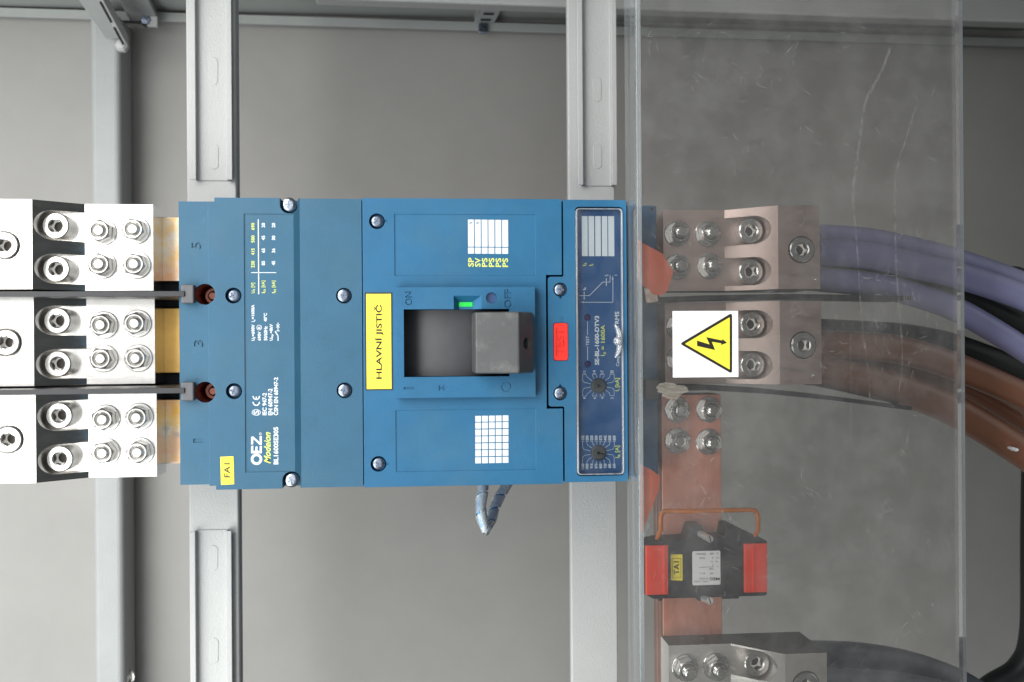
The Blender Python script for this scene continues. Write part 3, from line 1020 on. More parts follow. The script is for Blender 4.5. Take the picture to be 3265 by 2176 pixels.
# front cover printing
yf = 0.55 - 0.12
cols = [(1311, 1379), (1390, 1458), (1469, 1537), (1548, 1616), (1627, 1695), (1706, 1774)]
items = [(P1, None, a, b, 292 + i, 605 + i / 2) for i, (a, b) in enumerate(cols)] + [(P1, None, a, b, 615 + i / 2, 686 + i / 2) for i, (a, b) in enumerate(cols)]
writing('white_label_boxes', M['white'], fc, items, yf)
writing('tick_marks', M['panel'], fc, [(P1, 'v', 1326, 1364, 315, 345, 0.0), (P1, 'v', 1405, 1443, 316, 346, 0.0)], yf - 0.1)
writing('yellow_lettering', M['yprint'], fc, [(P1, s_, a + 2, b - 1, 732 + i, 838 + i / 2, 0.022) for i, ((a, b), s_) in enumerate(zip(cols, ('SP', 'SV', 'PS', 'PS', 'PS', 'PS')))], yf)
gr = []
for i, (a, b) in enumerate(((1395, 1462), (1473, 1540), (1553, 1620), (1631, 1699), (1711, 1778))):
    for (c, d) in ((278, 346), (356, 425), (436, 505), (515, 585), (596, 665), (675, 745), (756, 826)):
        gr.append((P3, None, a, b, c - i * 1.6, d - i * 1.6))
writing('white_label_grid', M['white'], fc, gr, yf)

# printed rating plate on the left cover
yl = 0.7 - 0.12
wl = []
for v0_, v1_, ss in ((403, 457, ('20', '20')), (550, 603, ('45', '30')), (697, 748, ('65', '36')), (842, 893, ('85', '45'))):
    wl += [(Z3, ss[0], 1028, 1068, v0_, v1_, 0.03), (Z3, ss[1], 1146, 1186, v0_, v1_, 0.03)]
wl += [(Z3, None, 987, 998, 362, 1226), (Z3, None, 908, 1198, 973, 981),
       (Z7, 'U', 246, 305, 822, 865, 0.03), (Z7, 'e', 280, 322, 798, 820, 0.03), (Z7, '=690V', 243, 308, 560, 785, 0.03), (Z7, 'I', 246, 302, 502, 513, 0.0),
       (Z7, 'u', 290, 320, 472, 500, 0.03), (Z7, '=1600A', 240, 302, 190, 460, 0.03), (Z7, '690V', 363, 425, 692, 862, 0.03), (Z7, 'K', 364, 418, 592, 645, 0.03),
       (Z7, '50/60Hz', 478, 545, 592, 862, 0.03), (Z7, '40°C', 473, 538, 345, 507, 0.03), (Z7, 'U', 587, 645, 815, 862, 0.03), (Z7, 'imp', 612, 665, 742, 810, 0.03),
       (Z7, '=8kV', 585, 645, 552, 725, 0.03),
       (Z4, 'IEC 947-2', 1038, 1088, 375, 632, 0.03), (Z4, 'EN 60947-2', 1103, 1155, 325, 632, 0.03), (Z4, 'ČSN EN 60947-2', 1155, 1220, 195, 632, 0.03),
       (Z4, 'S', 935, 1000, 578, 622, 0.02), (Z4, 'BL1600SE305', 1165, 1222, 768, 1200, 0.03)]


def rating(mb):
    y = yl
    ring(mb, Z7, (391, 618), 50, 50, 9, y)
    stroke(mb, Z7, [(745, 862), (745, 775), (692, 693)], 18, y)
    stroke(mb, Z7, [(743, 530), (743, 680)], 14, y)
    stroke(mb, Z7, [(715, 681), (772, 681)], 13, y)
    stroke(mb, Z7, [(715, 565), (770, 615)], 13, y)
    stroke(mb, Z7, [(770, 565), (715, 615)], 13, y)
    ring(mb, Z4, (967, 600), 52, 36, 7, y)
    # conformity mark: two open arcs, the second with a bar (reads upwards)
    ring(mb, Z4, (967, 478), 43, 47, 13, y, 20, 0.0, math.pi)
    ring(mb, Z4, (967, 410), 43, 47, 13, y, 20, 0.0, math.pi)
    stroke(mb, Z4, [(967, 450), (967, 420)], 12, y)
    # maker's mark in heavy letters: ring, E with oblique cuts, Z
    ring(mb, Z4, (970, 1140), 66, 66, 30, y, 36)
    for pl in ([(907, 1072), (1031, 1072), (1031, 1042), (907, 1042)], [(907, 1042), (932, 1042), (932, 982), (907, 990)],
               [(957, 1042), (981, 1042), (981, 990), (957, 997)], [(1006, 1042), (1031, 1042), (1031, 985), (1006, 990)],
               [(907, 972), (932, 966), (932, 876), (907, 882)], [(1006, 975), (1031, 975), (1031, 872), (1006, 872)],
               [(932, 905), (932, 876), (1006, 945), (1006, 975)]):
        poly(mb, Z4, pl, y)
    ring(mb, Z4, (1014, 846), 15, 15, 4, y, 18)
    stroke(mb, Z4, [(1008, 850), (1020, 850)], 4, y)


writing('white_lettering', M['white'], lc, wl, yl, fn=rating)
ylw = []
for v0_, v1_, s_ in ((403, 485, '690'), (548, 630, '500'), (697, 775, '415'), (842, 920, '230')):
    ylw.append((Z3, s_, 908, 948, v0_, v1_, 0.02))
ylw += [(Z3, 'U', 912, 948, 1187, 1214), (Z3, 'e', 930, 955, 1168, 1183), (Z3, '[V]', 908, 955, 1095, 1147), (Z3, 'I', 1030, 1068, 1205, 1213, 0.0),
        (Z3, 'cu', 1052, 1075, 1168, 1202), (Z3, '[kA]', 1028, 1075, 1070, 1147), (Z3, 'I', 1148, 1186, 1205, 1213, 0.0), (Z3, 'cs', 1170, 1195, 1168, 1202),
        (Z3, '[kA]', 1146, 1195, 1070, 1147)]


ylw.append((Z4, 'Modeion', 1056, 1134, 826, 1190, 0.02, 0.38))
writing('yellow_lettering', M['yprint'], lc, ylw, yl)

# stickers on the breaker
yk = -0.25
s1 = R(*P2.rect(124, 440, 194, 1320), yk)
nl = MB().rbox(s1, yk, -0.03).build('name_label', M['ink'], br)
s2 = R(*P2.rect(139, 425, 209, 1306), yk)
MB().rbox(s2, yk - 0.1, yk - 0.02).build('label_field', M['yellow'], nl)
writing('lettering', M['ink'], nl, [(P2, 'HLAVNÍ JISTIČ', 228, 336, 333, 1192, 0.026)], yk - 0.2)


def small_tag(z, q, inner, text, trect, y, parent, name, back):
    pts = [P(*z(*p), y) for p in q]
    o = MB().prism([(p.x, p.z) for p in pts], y, back).build(name, M['yellow'], parent)
    mb = MB()
    a, b, c, d = inner
    for l in ([(a, c), (b, c)], [(b, c), (b, d)], [(b, d), (a, d)], [(a, d), (a, c)]):
        stroke(mb, z, l, 4, y - 0.1)
    glyphs(mb.bm, text, z.rect(*trect), y - 0.1, 0.02)
    mb.build('lettering', M['ink'], o)
    return o


small_tag(Z4, [(560, 1437), (712, 1428), (703, 1107), (552, 1113)], (575, 691, 1147, 1385), 'FA1', (595, 665, 1185, 1352), -0.25, br, 'device_tag', -0.03)

# terminal bars that come out on the left
YB = 73.0
for rc, mt in (((480, 640, 694, 898), M['tin']), ((480, 640, 983, 1190), M['gold']), ((480, 640, 1274, 1478), M['tin'])):
    r = R(*rc, YB)
    MB().rbox(r, YB, YB + 10).build('terminal_bar', mt, br, bevel=0.5)
xbk = P(573, 1088, YB - 10).x
for rc in ((450, 640, 898, 985), (450, 640, 1190, 1276)):
    r = R(*rc, YB + 10)
    MB().box(r[0] - 8, r[1], YB + 6, YB + 40, r[2] - 1, r[3] + 1).build('bar_shroud', M['void'], br)
# terminal bars on the right, hidden mostly by the clamps
for v0_, v1_ in ((700, 890), (1000, 1190), (1290, 1470)):
    r = R(2050, 2130, v0_, v1_, YB + 2)
    MB().rbox(r, YB + 2.4, YB + 10).build('terminal_bar', M['copper'], br, bevel=0.5)
# round plugs and pin holes at the right end
for v in (937, 1237):
    p = P(2030, v, 26)
    MB().lathe(p.x, p.z, [(0, 25.5), (8.0, 25.5), (8.2, 26.2)], 32).build('bolt_recess', M['void'], br)
for v in (666, 1500):
    p = P(2079 if v < 1000 else 2079, v, 26)
    MB().lathe(p.x, p.z, [(0, 25.6), (1.2, 25.6), (1.2, 26.2)], 16).build('pin_hole', M['void'], br)

# ================================================================== phase barriers
for (v, lab) in ((938, 'upper black phase barrier between the left cable clamps'), (1249, 'lower black phase barrier between the left cable clamps')):
    t = thing('phase_barrier', lab, 'barrier', (P(560, v, 0).x, 0, P(300, v, 0).z), 'black phase barriers')
    pz = P(300, v, -2).z
    MB().box(-420, P(590, v, 0).x, -2, YB + 30, pz - 1.9, pz + 1.9).build('barrier_blade', M['black'], t, bevel=0.4)
    r = R(577, 619, v - 30, v + 30, 0)
    MB().box(r[0], r[1], -0.8, 5.95, r[2], r[3]).build('barrier_clip', M['clip'], t, bevel=1.2, seg=3)
for (pts, lab, v) in (([(2098, 955, 30), (2230, 950, 34), (2500, 944, 40), (2750, 948, 46), (2905, 951, 50)], 'thin black phase barrier above the danger sticker behind the clear cover', 940),
                      ([(2098, 1242, 30), (2250, 1238, 34), (2450, 1250, 38), (2650, 1270, 44), (2908, 1303, 50)], 'thin bent black phase barrier below the danger sticker', 1240)):
    t = thing('phase_barrier', lab, 'barrier', at(2100, v, 30), 'black phase barriers')
    mb = MB()
    prev = None
    for u, w, y in pts:
        p = P(u, w, y)
        vv = [mb.bm.verts.new((p.x, y + dy, p.z + dz)) for dy, dz in ((0, -1.7), (0, 1.7), (46, 1.7), (46, -1.7))]
        if prev:
            for i in range(4):
                mb.bm.faces.new((prev[i], vv[i], vv[(i + 1) % 4], prev[(i + 1) % 4]))
        else:
            mb.bm.faces.new(vv)
        prev = vv
    mb.bm.faces.new(prev[::-1])
    mb.build('barrier_blade', M['black'], t)
    r = R(2056, 2097, v - 30, v + 32, 22)
    MB().box(r[0], r[1] + 1, 19, 25.5, r[2], r[3]).build('barrier_clip', M['clip'], t, bevel=1.2)


# ================================================================== cable clamps
def hexpts(r, ph=0.0): return [(r * math.cos(ph + k * math.pi / 3), r * math.sin(ph + k * math.pi / 3)) for k in range(6)]


def nut_mesh(name):
    mb = MB()
    rc = 8.6
    # chamfered hexagon: hex prism cut by a shallow cone
    mb.prism(hexpts(rc), -8.4, 0)
    o = mb.build(name, M['steel'], None)
    c = MB().lathe(0, 0, [(12, -12), (12, -7.0), (rc + 0.3, -7.0), (6.6, -8.45), (6.6, -12)], 40)
    h = MB().lathe(0, 0, [(5.9, -12), (5.9, -8.0), (5.0, -6.6), (5.0, 3)], 32)
    carve(o, [c, h], Vector((0, 0, 0)))
    me = o.data
    me.shade_smooth()
    me.set_sharp_from_angle(angle=math.radians(25))
    bpy.data.objects.remove(o)
    return me


NUT = nut_mesh('nut')
NUT.materials.clear()
NUT.materials.append(M['steel'])
WASHER = MB().lathe(0, 0, [(5.2, -1.5), (10.0, -1.5), (10.4, -1.1), (10.4, 0), (5.2, 0)], 40, close=False).mesh('washer')
WASHER.materials.append(M['steel'])


def stud_mesh(name, L_):
    pr = [(0, -L_ - 0.15), (3.2, -L_), (4.1, -L_ + 0.9)]
    y = -L_ + 1.2
    while y < -7:
        pr += [(4.7, y), (4.2, y + 0.55)]
        y += 1.1
    pr += [(4.5, -6), (4.5, 0)]
    me = MB().lathe(0, 0, pr, 28).mesh(name)
    me.materials.append(M['steel'])
    me.shade_smooth()
    me.set_sharp_from_angle(angle=math.radians(24))
    return me


STUD_S, STUD_L = stud_mesh('stud', 10.6), stud_mesh('stud_long', 17.0)


def socket_mesh(name):
    o = MB().lathe(0, 0, [(0, -12), (8.9, -12), (9.7, -11.2), (9.7, 0)], 44).build(name, M['steel'], None)
    carve(o, [MB().prism(hexpts(5.1, 0.2), -16, -3.0), MB().lathe(0, 0, [(5.6, -16), (5.6, -11.9), (4.4, -11.3), (4.4, -11)], 30)], Vector((0, 0, 0)))
    me = o.data
    me.shade_smooth()
    me.set_sharp_from_angle(angle=math.radians(30))
    bpy.data.objects.remove(o)
    return me


SOCKET = socket_mesh('socket_screw')
SOCKET.materials.clear()
SOCKET.materials.append(M['steel'])
SOCK_FLOOR = MB().lathe(0, 0, [(0, -3.4), (3.6, -3.6), (3.8, -3.1)], 24).mesh('socket_floor')
SOCK_FLOOR.materials.append(M['sockshade'])


def add_nut(parent, loc, stud, rot):
    nt_ = put('nut', NUT, None, parent, (loc[0], loc[1] - 2.4, loc[2]), rot)
    # sub-parts share the nut's axis
    w = bpy.data.objects.new('washer', WASHER)
    C.objects.link(w)
    w.parent = nt_
    w.location = Vector((0, 2.2, 0)) * MM
    s_ = bpy.data.objects.new('stud', stud)
    C.objects.link(s_)
    s_.parent = nt_
    s_.location = Vector((0, 2.0, 0)) * MM
    return nt_


def add_socket(parent, loc, rot):
    o = put('socket_screw', SOCKET, None, parent, loc, rot)
    f = bpy.data.objects.new('socket_floor', SOCK_FLOOR)
    C.objects.link(f)
    f.parent = o
    return o


def clamp_body(t, xr, xb, xt, xe, yp_, yh, yb, zc, hh, screws, high, mat):
    """plate at xr..xb, slope xb..xt, high block xt..xe; works for either hand"""
    sgn = 1 if xr > xb else -1
    cuts = []
    for x, z in screws:
        cuts.append(cyl(x, z, 11.0, yp_ - 60, yp_ + 0.3, 48))
        xs = sorted((x, xb + sgn * 4))
        cuts.append(MB().box(xs[0], xs[1], yp_ - 60, yp_ + 0.3, z - 11.0, z + 11.0))
    cuts.append(cyl(high[0], high[1], 10.6, yh - 10, yh + 11, 48))
    return MB().prism([(xr, yp_), (xb, yp_), (xt, yh), (xe, yh), (xe, yb), (xr, yb)], zc - hh, zc + hh, axis='z').build(
        'clamp_body', [mat, M['enddark']], t, bevel=0.5, seg=2, cuts=cuts, sides=True)


YPL, YH = 45.0, 15.0


def make_clamp(vc, u, yp_, yh, yb, hh, nuts, screws, high, stud, mat, label, group, extra=55):
    (ur, ub, ut, ue) = u
    xr, xb, xt = P(ur, vc, yp_).x, P(ub, vc, yp_).x, P(ut, vc, yh).x
    xe = xt + (-extra if xr > xb else 0) if ue is None else P(ue, vc, yh).x
    zc = P((ur + ub) / 2, vc, yp_).z
    t = thing('cable_clamp', label, 'clamp', ((xr + xb) / 2, yb, zc), group)
    sc_ = [(P(a, b, yp_ - 12).x, P(a, b, yp_ - 12).z) for a, b in screws]
    hi = P(high[0], high[1], yh)
    clamp_body(t, xr, xb, xt, xe, yp_, yh, yb, zc, hh, sc_, (hi.x, hi.z), mat)
    for x, z in sc_:
        add_socket(t, (x, yp_ + 0.2, z), random.random() * 3)
    add_socket(t, (hi.x, yh + 10.5, hi.z), random.random() * 3)
    for a, b in nuts:
        p = P(a, b, yp_)
        add_nut(t, (p.x, yp_, p.z), stud, random.random() * 2)
    return t


hhL = (P(380, 652, YPL).z - P(380, 928, YPL).z) / 2
LN = [(328, 740), (435, 736), (328, 846), (438, 846)]
LS = [(176, 720), (178, 858)]
left = make_clamp(790, (489, 271, 103, None), YPL, YH + 5, YB - 0.2, hhL, LN, LS, (16, 783), STUD_S, M['alu'],
                  'topmost bright tinned cable clamp left of the breaker, above both black barriers', 'bright cable clamps on the left')
z_top = P(380, 790, YPL).z
for v, lab, du in ((1087, 'middle bright tinned cable clamp left of the breaker, between the two black barriers', 3),
                   (1384, 'lowest bright tinned cable clamp left of the breaker, below both black barriers', 7)):
    c = copy_tree(left)
    c['label'] = lab
    c.location.z += (P(380, v, YPL).z - z_top) * MM
    c.location.x += du * 0.24 * MM
    for ch in c.children:
        if ch.name.startswith(('nut', 'socket')):
            ch.rotation_euler.y = random.random() * 3

hhR = (P(2213, 670, YPL).z - P(2213, 929, YPL).z) / 2
RN = [(2158, 746), (2256, 747), (2158, 851), (2261, 849)]
right = make_clamp(799.5, (2115, 2311, 2481, 2614), YPL, YH, YB - 0.2, hhR, RN, [(2396, 736), (2396, 866)], (2556, 797), STUD_L, M['alur'],
                   'grey metal cable clamp above the danger sticker holding the lilac blue cables', 'grey cable clamps behind the clear cover')
c = copy_tree(right)
c['label'] = 'grey metal cable clamp partly covered by the danger sticker, holding the brown cables'
zr = P(2213, 799.5, YPL).z
c.location.z += (P(2213, 1095, YPL).z - zr) * MM
c.location.x += 0.8 * MM
for ch in c.children:
    if ch.name.startswith(('nut', 'socket')):
        ch.rotation_euler.y = random.random() * 3
# little rivets low on the two high blocks
for cl, (u, v) in ((right, (2601, 892)), (c, (2594, 1197))):
    p = P(u, v, YH)
    MB().lathe(p.x, p.z, [(0, YH - 1.2), (1.0, YH - 1.0), (1.6, YH + 0.1)], 16).build('rivet', M['steel'], cl, smooth=60)

# ================================================================== copper busbar, phase one
YC = 45.0
bb = thing('copper_busbar', 'stack of flat copper bars running down through the current transformer', 'busbar', at(2205, 1700, YC))
xa, xb = P(2110, 1500, YC).x, P(2300, 1500, YC).x
for k in range(3):
    MB().box(xa, xb, YC + k * 10.4, YC + k * 10.4 + 10, -420, P(2205, 1259, YC).z).build('copper_bar', [M['copper'], M['copedge']], bb, bevel=0.6)
    for f in bb.children[-1].data.polygons:
        if abs(f.normal.x) > 0.9:
            f.material_index = 1
for a, b in ((2158, 1307), (2258, 1306), (2159, 1406), (2258, 1409)):
    p = P(a, b, YC)
    add_nut(bb, (p.x, YC, p.z), STUD_L if a > 2200 or b < 1350 else STUD_S, random.random() * 2)

lower = make_clamp(2194, (2133, 2331, 2503, 2637), 19, -11, YC - 0.3, hhR + 1, [(2184, 2128), (2281, 2125), (2184, 2228), (2281, 2225)],
                   [(2415, 2118), (2415, 2248)], (2570, 2185), STUD_L, M['aluw'],
                   'pale metal cable clamp bolted to the copper bar at the bottom edge', 'grey cable clamps behind the clear cover')

# ================================================================== current transformer
YT = 24.0
ct = thing('current_transformer', 'black current transformer with red clips around the copper bar', 'transformer', at(2245, 1815, YT))
r = R(2046, 2447, 1728, 1908, YT)
cr = [P(*G3(*q), YT) for q in ((150, 800), (330, 752), (640, 735), (690, 600), (800, 590), (830, 720), (1040, 715), (1060, 590), (1120, 585), (1430, 735), (1500, 760), (1498, 1330), (1470, 1345), (900, 1362), (840, 1400), (760, 1400), (735, 1368), (280, 1378), (190, 1330), (150, 1270))]
rb_ = R(2085, 2340, 1735, 1900, 60)
MB().rbox(rb_, YT + 22.1, 96).build('core_housing', M['ctbody'], ct, bevel=1)
MB().prism([(p.x, p.z) for p in cr], YT, YT + 22).build('transformer_case', M['ctbody'], ct, bevel=0.8)
for rc in ((200, 440, 808, 1335), (1255, 1500, 787, 1310)):
    r = R(*G3.rect(*rc), YT - 3)
    g = MB().rbox(r, YT - 3, YT - 0.05).build('red_clip', M['redct'], ct, bevel=0.6)
    xm = r[0] + (r[1] - r[0]) * (0.8 if rc[0] < 500 else 0.36)
    MB().box(xm, xm + 1.1, YT - 3.5, YT - 3.02, r[2] + 0.5, r[3] - 0.5).build('clip_ridge', M['redct'], g)
small_tag(G3, [(467, 1178), (592, 1182), (590, 900), (466, 903)], (482, 574, 945, 1152), 'TA1', (496, 556, 975, 1118), YT - 0.3, ct, 'device_tag', YT - 0.04)
r = R(*G3.rect(697, 997, 864, 1229), YT - 0.3)
rl_ = MB().prism(fillet([(r[0], r[2]), (r[1], r[2]), (r[1], r[3]), (r[0], r[3])], [1.4] * 4), YT - 0.3, YT - 0.04).build('rating_label', M['paper'], ct)
writing('lettering', M['ink'], rl_, [
    (G3, 'MBS', 880, 988, 1147, 1180, 0.012, 0, 2), (G3, 'W-15/10-1', 770, 868, 1148, 1172, 0.0, 0, 2), (G3, '1-40/1-1,72/3kV', 712, 870, 1180, 1200, 0.0, 0, 2),
    (G3, 'ASK', 882, 925, 1095, 1113, 0.0, 0, 2), (G3, '81.4', 782, 830, 1095, 1113, 0.0, 0, 2), (G3, '1600', 876, 925, 1048, 1066, 0.0, 0, 2),
    (G3, None, 770, 925, 1035, 1039), (G3, '5', 911, 922, 1008, 1032, 0.0, 0, 2), (G3, 'A', 960, 974, 1022, 1040, 0.0, 0, 2),
    (G3, 'VA', 945, 974, 970, 988, 0.0, 0, 2), (G3, '15', 898, 918, 970, 988, 0.0, 0, 2), (G3, 'Kl.', 950, 974, 928, 946, 0.0, 0, 2), (G3, '1', 912, 918, 928, 946, 0.0, 0, 2),
    (G3, 'FS10', 775, 828, 930, 950, 0.0, 0, 2), (G3, 'Nr.', 950, 974, 882, 902, 0.0, 0, 2), (G3, '60F', 884, 925, 884, 904, 0.0, 0, 2), (G3, '50030921', 737, 842, 886, 906, 0.0, 0, 2)], YT - 0.42)
wp = [P(u, v, 16) for u, v in ((2107, 1728), (2107, 1690), (2107, 1652), (2109, 1641), (2114, 1633), (2124, 1630), (2200, 1631), (2300, 1628), (2396, 1626), (2407, 1629), (2414, 1637), (2417, 1650), (2418, 1690), (2420, 1722))]
MB().tube([(p.x, 16 + (12 if k in (0, 13) else 0) * 1.0, p.z) for k, p in enumerate(wp)], 1.75, 12).build('jumper_wire', M['wirecu'], ct, smooth=60)
for a, b in (((775, 675), (888, 738)), ((812, 1372), (885, 1398))):
    pa, pb = P(*G3(*a), 26), P(*G3(*b), 4)
    ss = MB().tube([(pa.x, 26, pa.z), (pb.x, 4, pb.z)], 2.6, 18).build('set_screw', M['setscrew'], ct, smooth=40)
    d = (Vector((pb.x, 4, pb.z)) - Vector((pa.x, 26, pa.z))).normalized()
    mb = MB()
    e = Vector((pb.x, 4, pb.z)) + d * 0.06
    s1_, s2_ = d.cross(Vector((1, 0, 0.3))).normalized(), None
    s2_ = d.cross(s1_)
    mb.bm.faces.new([mb.bm.verts.new(e + s1_ * p_ * 2.4 + s2_ * q_ * 0.4) for p_, q_ in ((-1, -1), (1, -1), (1, 1), (-1, 1))])
    mb.build('driver_slot', M['slot'], ss)


# ================================================================== cables
def spline(pts, n=8):
    out = []
    pts = [Vector(p) for p in pts]
    pp = [pts[0] * 2 - pts[1]] + pts + [pts[-1] * 2 - pts[-2]]
    for i in range(1, len(pp) - 2):
        a, b, c, d = pp[i - 1:i + 3]
        for k in range(n):
            t = k / n
            out.append(0.5 * ((2 * b) + (c - a) * t + (2 * a - 5 * b + 4 * c - d) * t * t + (3 * b - a - 3 * c + d) * t ** 3))
    out.append(pts[-1])
    return out


def cable(z, pts, y0, y1, rpx, mat, label, group=None):
    k = z.o[2] if z else 1.0
    q = []
    for i, (a, b) in enumerate(pts):
        y = y0 + (y1 - y0) * i / (len(pts) - 1)
        p = P(*(z(a, b) if z else (a, b)), y)
        q.append((p.x, y, p.z))
    rad = rpx * k * 0.2276 * (754 + (y0 + y1) / 2) / 754
    o = MB().tube(spline(q), rad, 28).build('power_cable', mat, None, smooth=60)
    return tag(o, label, 'cable', group)


GC = 'thick power cables leaving to the right'
cable(G5, [(60, 372), (170, 375), (700, 415), (1250, 530), (1690, 650), (2350, 885), (2700, 1080)], 84, 118, 158, M['bluecab'],
      'lilac blue power cable highest of the bundle, half hidden behind its neighbour', GC)
cable(G5, [(60, 500), (170, 510), (700, 555), (1250, 672), (1700, 780), (2350, 1000), (2700, 1190)], 58, 88, 155, M['bluecab'],
      'lilac blue power cable in front of the highest one, leaving the upper clamp', GC)
cable(G5, [(60, 800), (170, 810), (700, 862), (1000, 925), (1640, 1140), (2350, 1560), (2700, 1810)], 64, 96, 138, M['bluecab'],
      'lilac blue power cable passing over the end of the upper right barrier', GC)
cable(G6, [(40, 170), (170, 165), (700, 185), (1100, 240), (1640, 410), (2350, 715), (2700, 905)], 60, 92, 160, M['browncab'],
      'upper brown power cable leaving the clamp beside the danger sticker', GC)
cable(G6, [(40, 425), (170, 440), (700, 560), (1100, 665), (1640, 890), (2350, 1325), (2700, 1590)], 66, 92, 182, M['browncab'],
      'lower brown power cable with two bright flecks near the right edge', GC)
cable(G6, [(60, 310), (700, 370), (1100, 440), (1640, 600), (1900, 720), (2350, 985), (2700, 1210)], 110, 128, 120, M['browncab'],
      'thin strip of brown power cable showing between the two larger brown ones', GC)
cable(G5, [(40, 700), (700, 760), (1300, 870), (1700, 985), (2350, 1300), (2700, 1480)], 120, 160, 150, M['blackcab'],
      'black power cable in the gap between the lilac blue cables', GC)
cable(G6, [(40, 30), (700, 60), (1100, 90), (1640, 200), (2350, 470), (2700, 640)], 120, 160, 150, M['blackcab'],
      'black power cable in the gap between the lilac blue and the brown cables', GC)
cable(None, [(3120, 960), (3190, 905), (3245, 890), (3285, 960), (3300, 1200), (3294, 1700), (3290, 2020), (3250, 2130), (3160, 2190), (3080, 2260)], 200, 200, 40, M['blackcab'],
      'black cable hanging down along the right edge of the picture', GC)
cable(None, [(2560, 2090), (2660, 2092), (2760, 2098), (2899, 2123), (3040, 2172), (3150, 2235)], 60, 90, 48, M['slatecab'],
      'dark slate cable curving away from the bottom clamp', GC)
cable(None, [(2600, 2182), (2700, 2184), (2860, 2196), (3000, 2225), (3100, 2265)], 30, 50, 55, M['palecab'],
      'paler slate grey cable leaving the bottom clamp at the lower edge', GC)
br_cable = next(o for o in C.objects if o.get('label', '').startswith('lower brown power cable'))
for u, v, r_ in ((3234, 1431, 1.3), (3243, 1435, 1.6)):
    p = P(u, v, 66)
    MB().lathe(p.x, p.z, [(0, 65), (r_ * 0.7, 65.4), (r_, 67), (r_, 74)], 10).build('paint_fleck', M['paper'], br_cable)

# looped signal wire with spiral wrap below the breaker
YS = 60.0
sw = thing('signal_wire', 'looped signal wire in milky spiral wrap hanging under the breaker', 'wire', at(1560, 1560, YS))
lp = [P(u, v, y) for u, v, y in ((1541, 1500, 75), (1541, 1553, 68), (1533, 1600, 62), (1533, 1640, 60), (1541, 1675, 60), (1549, 1690, 63), (1560, 1676, 70), (1568, 1650, 78), (1580, 1610, 86), (1598, 1575, 92), (1620, 1540, 96), (1640, 1500, 98))]
sp_ = spline([(p.x, p.y, p.z) for p in lp], 7)
k5 = int(len(sp_) * 0.52)
MB().tube(sp_[:k5 + 1], 2.7, 14).build('pale_core', M['wirewh'], sw, smooth=60)
MB().tube(sp_[k5:], 2.9, 14).build('blue_core', M['wirebl'], sw, smooth=60)
off_ = [(p[0] - 1.3, p[1] - 1.6, p[2]) for p in sp_[:int(k5 * 0.75)]]
MB().tube(off_, 1.3, 10).build('blue_strand', mk('sky_blue_strand', (96, 170, 222), 0.35), sw, smooth=60)
mb = MB()
N = len(sp_)
prev = None
turns = 8.2
steps = 8 * 26
lens = [0]
for a_, b_ in zip(sp_, sp_[1:]):
    lens.append(lens[-1] + (b_ - a_).length)
TOT = lens[-1]


def along(s_):
    s_ = max(0, min(TOT - 1e-6, s_))
    for i in range(N - 1):
        if lens[i + 1] >= s_:
            f = (s_ - lens[i]) / max(lens[i + 1] - lens[i], 1e-9)
            return sp_[i].lerp(sp_[i + 1], f), (sp_[min(i + 2, N - 1)] - sp_[max(i - 1, 0)]).normalized()
    return sp_[-1], (sp_[-1] - sp_[-2]).normalized()


pitch = TOT / turns
for k in range(steps + 1):
    s_ = TOT * k / steps
    vs = []
    for e, ro in ((0, 4.0), (pitch * 0.88, 3.8), (pitch * 0.88, 4.35), (0, 4.65)):
        c_, t_ = along(s_ + e)
        n_ = Vector((0, 1, 0))
        n_ = (n_ - t_ * n_.dot(t_)).normalized()
        b_ = t_.cross(n_)
        an = 2 * math.pi * turns * k / steps
        vs.append(mb.bm.verts.new(c_ + (n_ * math.cos(an) + b_ * math.sin(an)) * ro))
    if prev:
        for i in range(4):
            mb.bm.faces.new((prev[i], vs[i], vs[(i + 1) % 4], prev[(i + 1) % 4]))
    prev = vs
mb.build('spiral_wrap', M['spiral'], sw, smooth=40)

# ================================================================== clear cover
YA = -30.0
cv = thing('clear_cover', 'scuffed clear acrylic cover with folded edge over the right hand terminals', 'cover', at(2500, 1088, YA))
xa, xb = P(2030, 1000, YA).x, P(3075, 1000, YA).x
zt_, zb_ = ZS - 12, -420
TH = 5.0
MB().box(xa + 4.2, xb - 2.9, YA, YA + TH, zb_, zt_).build('clear_sheet', M['acryl'], cv)
MB().box(xb - 2.8, xb, YA - 0.02, YA + TH + 0.6, zb_, zt_).build('sheet_edge', M['acryledge'], cv)
# folded flange on the left, cut away where the breaker passes
fl = MB()
zc1, zc0 = P(2000, 634, 0).z + 2, P(2000, 1541, 0).z - 2
fl.box(xa, xa + 4.0, YA + 4, 8, zb_, zt_)
fl.build('folded_flange', M['acrylfold'], cv)
bn = []
for k in range(7):
    a = math.pi / 2 * k / 6
    bn.append((xa + 2.2 - 2.2 * math.sin(a), YA + 2.2 - 2.2 * math.cos(a)))
MB().prism([(xa + 4.15, YA)] + bn + [(xa, YA + 3.95), (xa + 4.15, YA + 3.95)], zb_, zt_, axis='z').build('fold_bend', M['acrylfold'], cv, smooth=60)
# warning sticker
YK = YA - 0.3
r = R(2145, 2354, 992, 1203.5, YK)
ws = MB().rbox(r, YK, YA - 0.03).build('warning_sticker', M['paper'], cv)


def rounded(z, pts, rad, y):
    q = [P(*z(*p), y) for p in pts]
    return fillet([(p.x, p.z) for p in q], [rad] * len(q), 6)


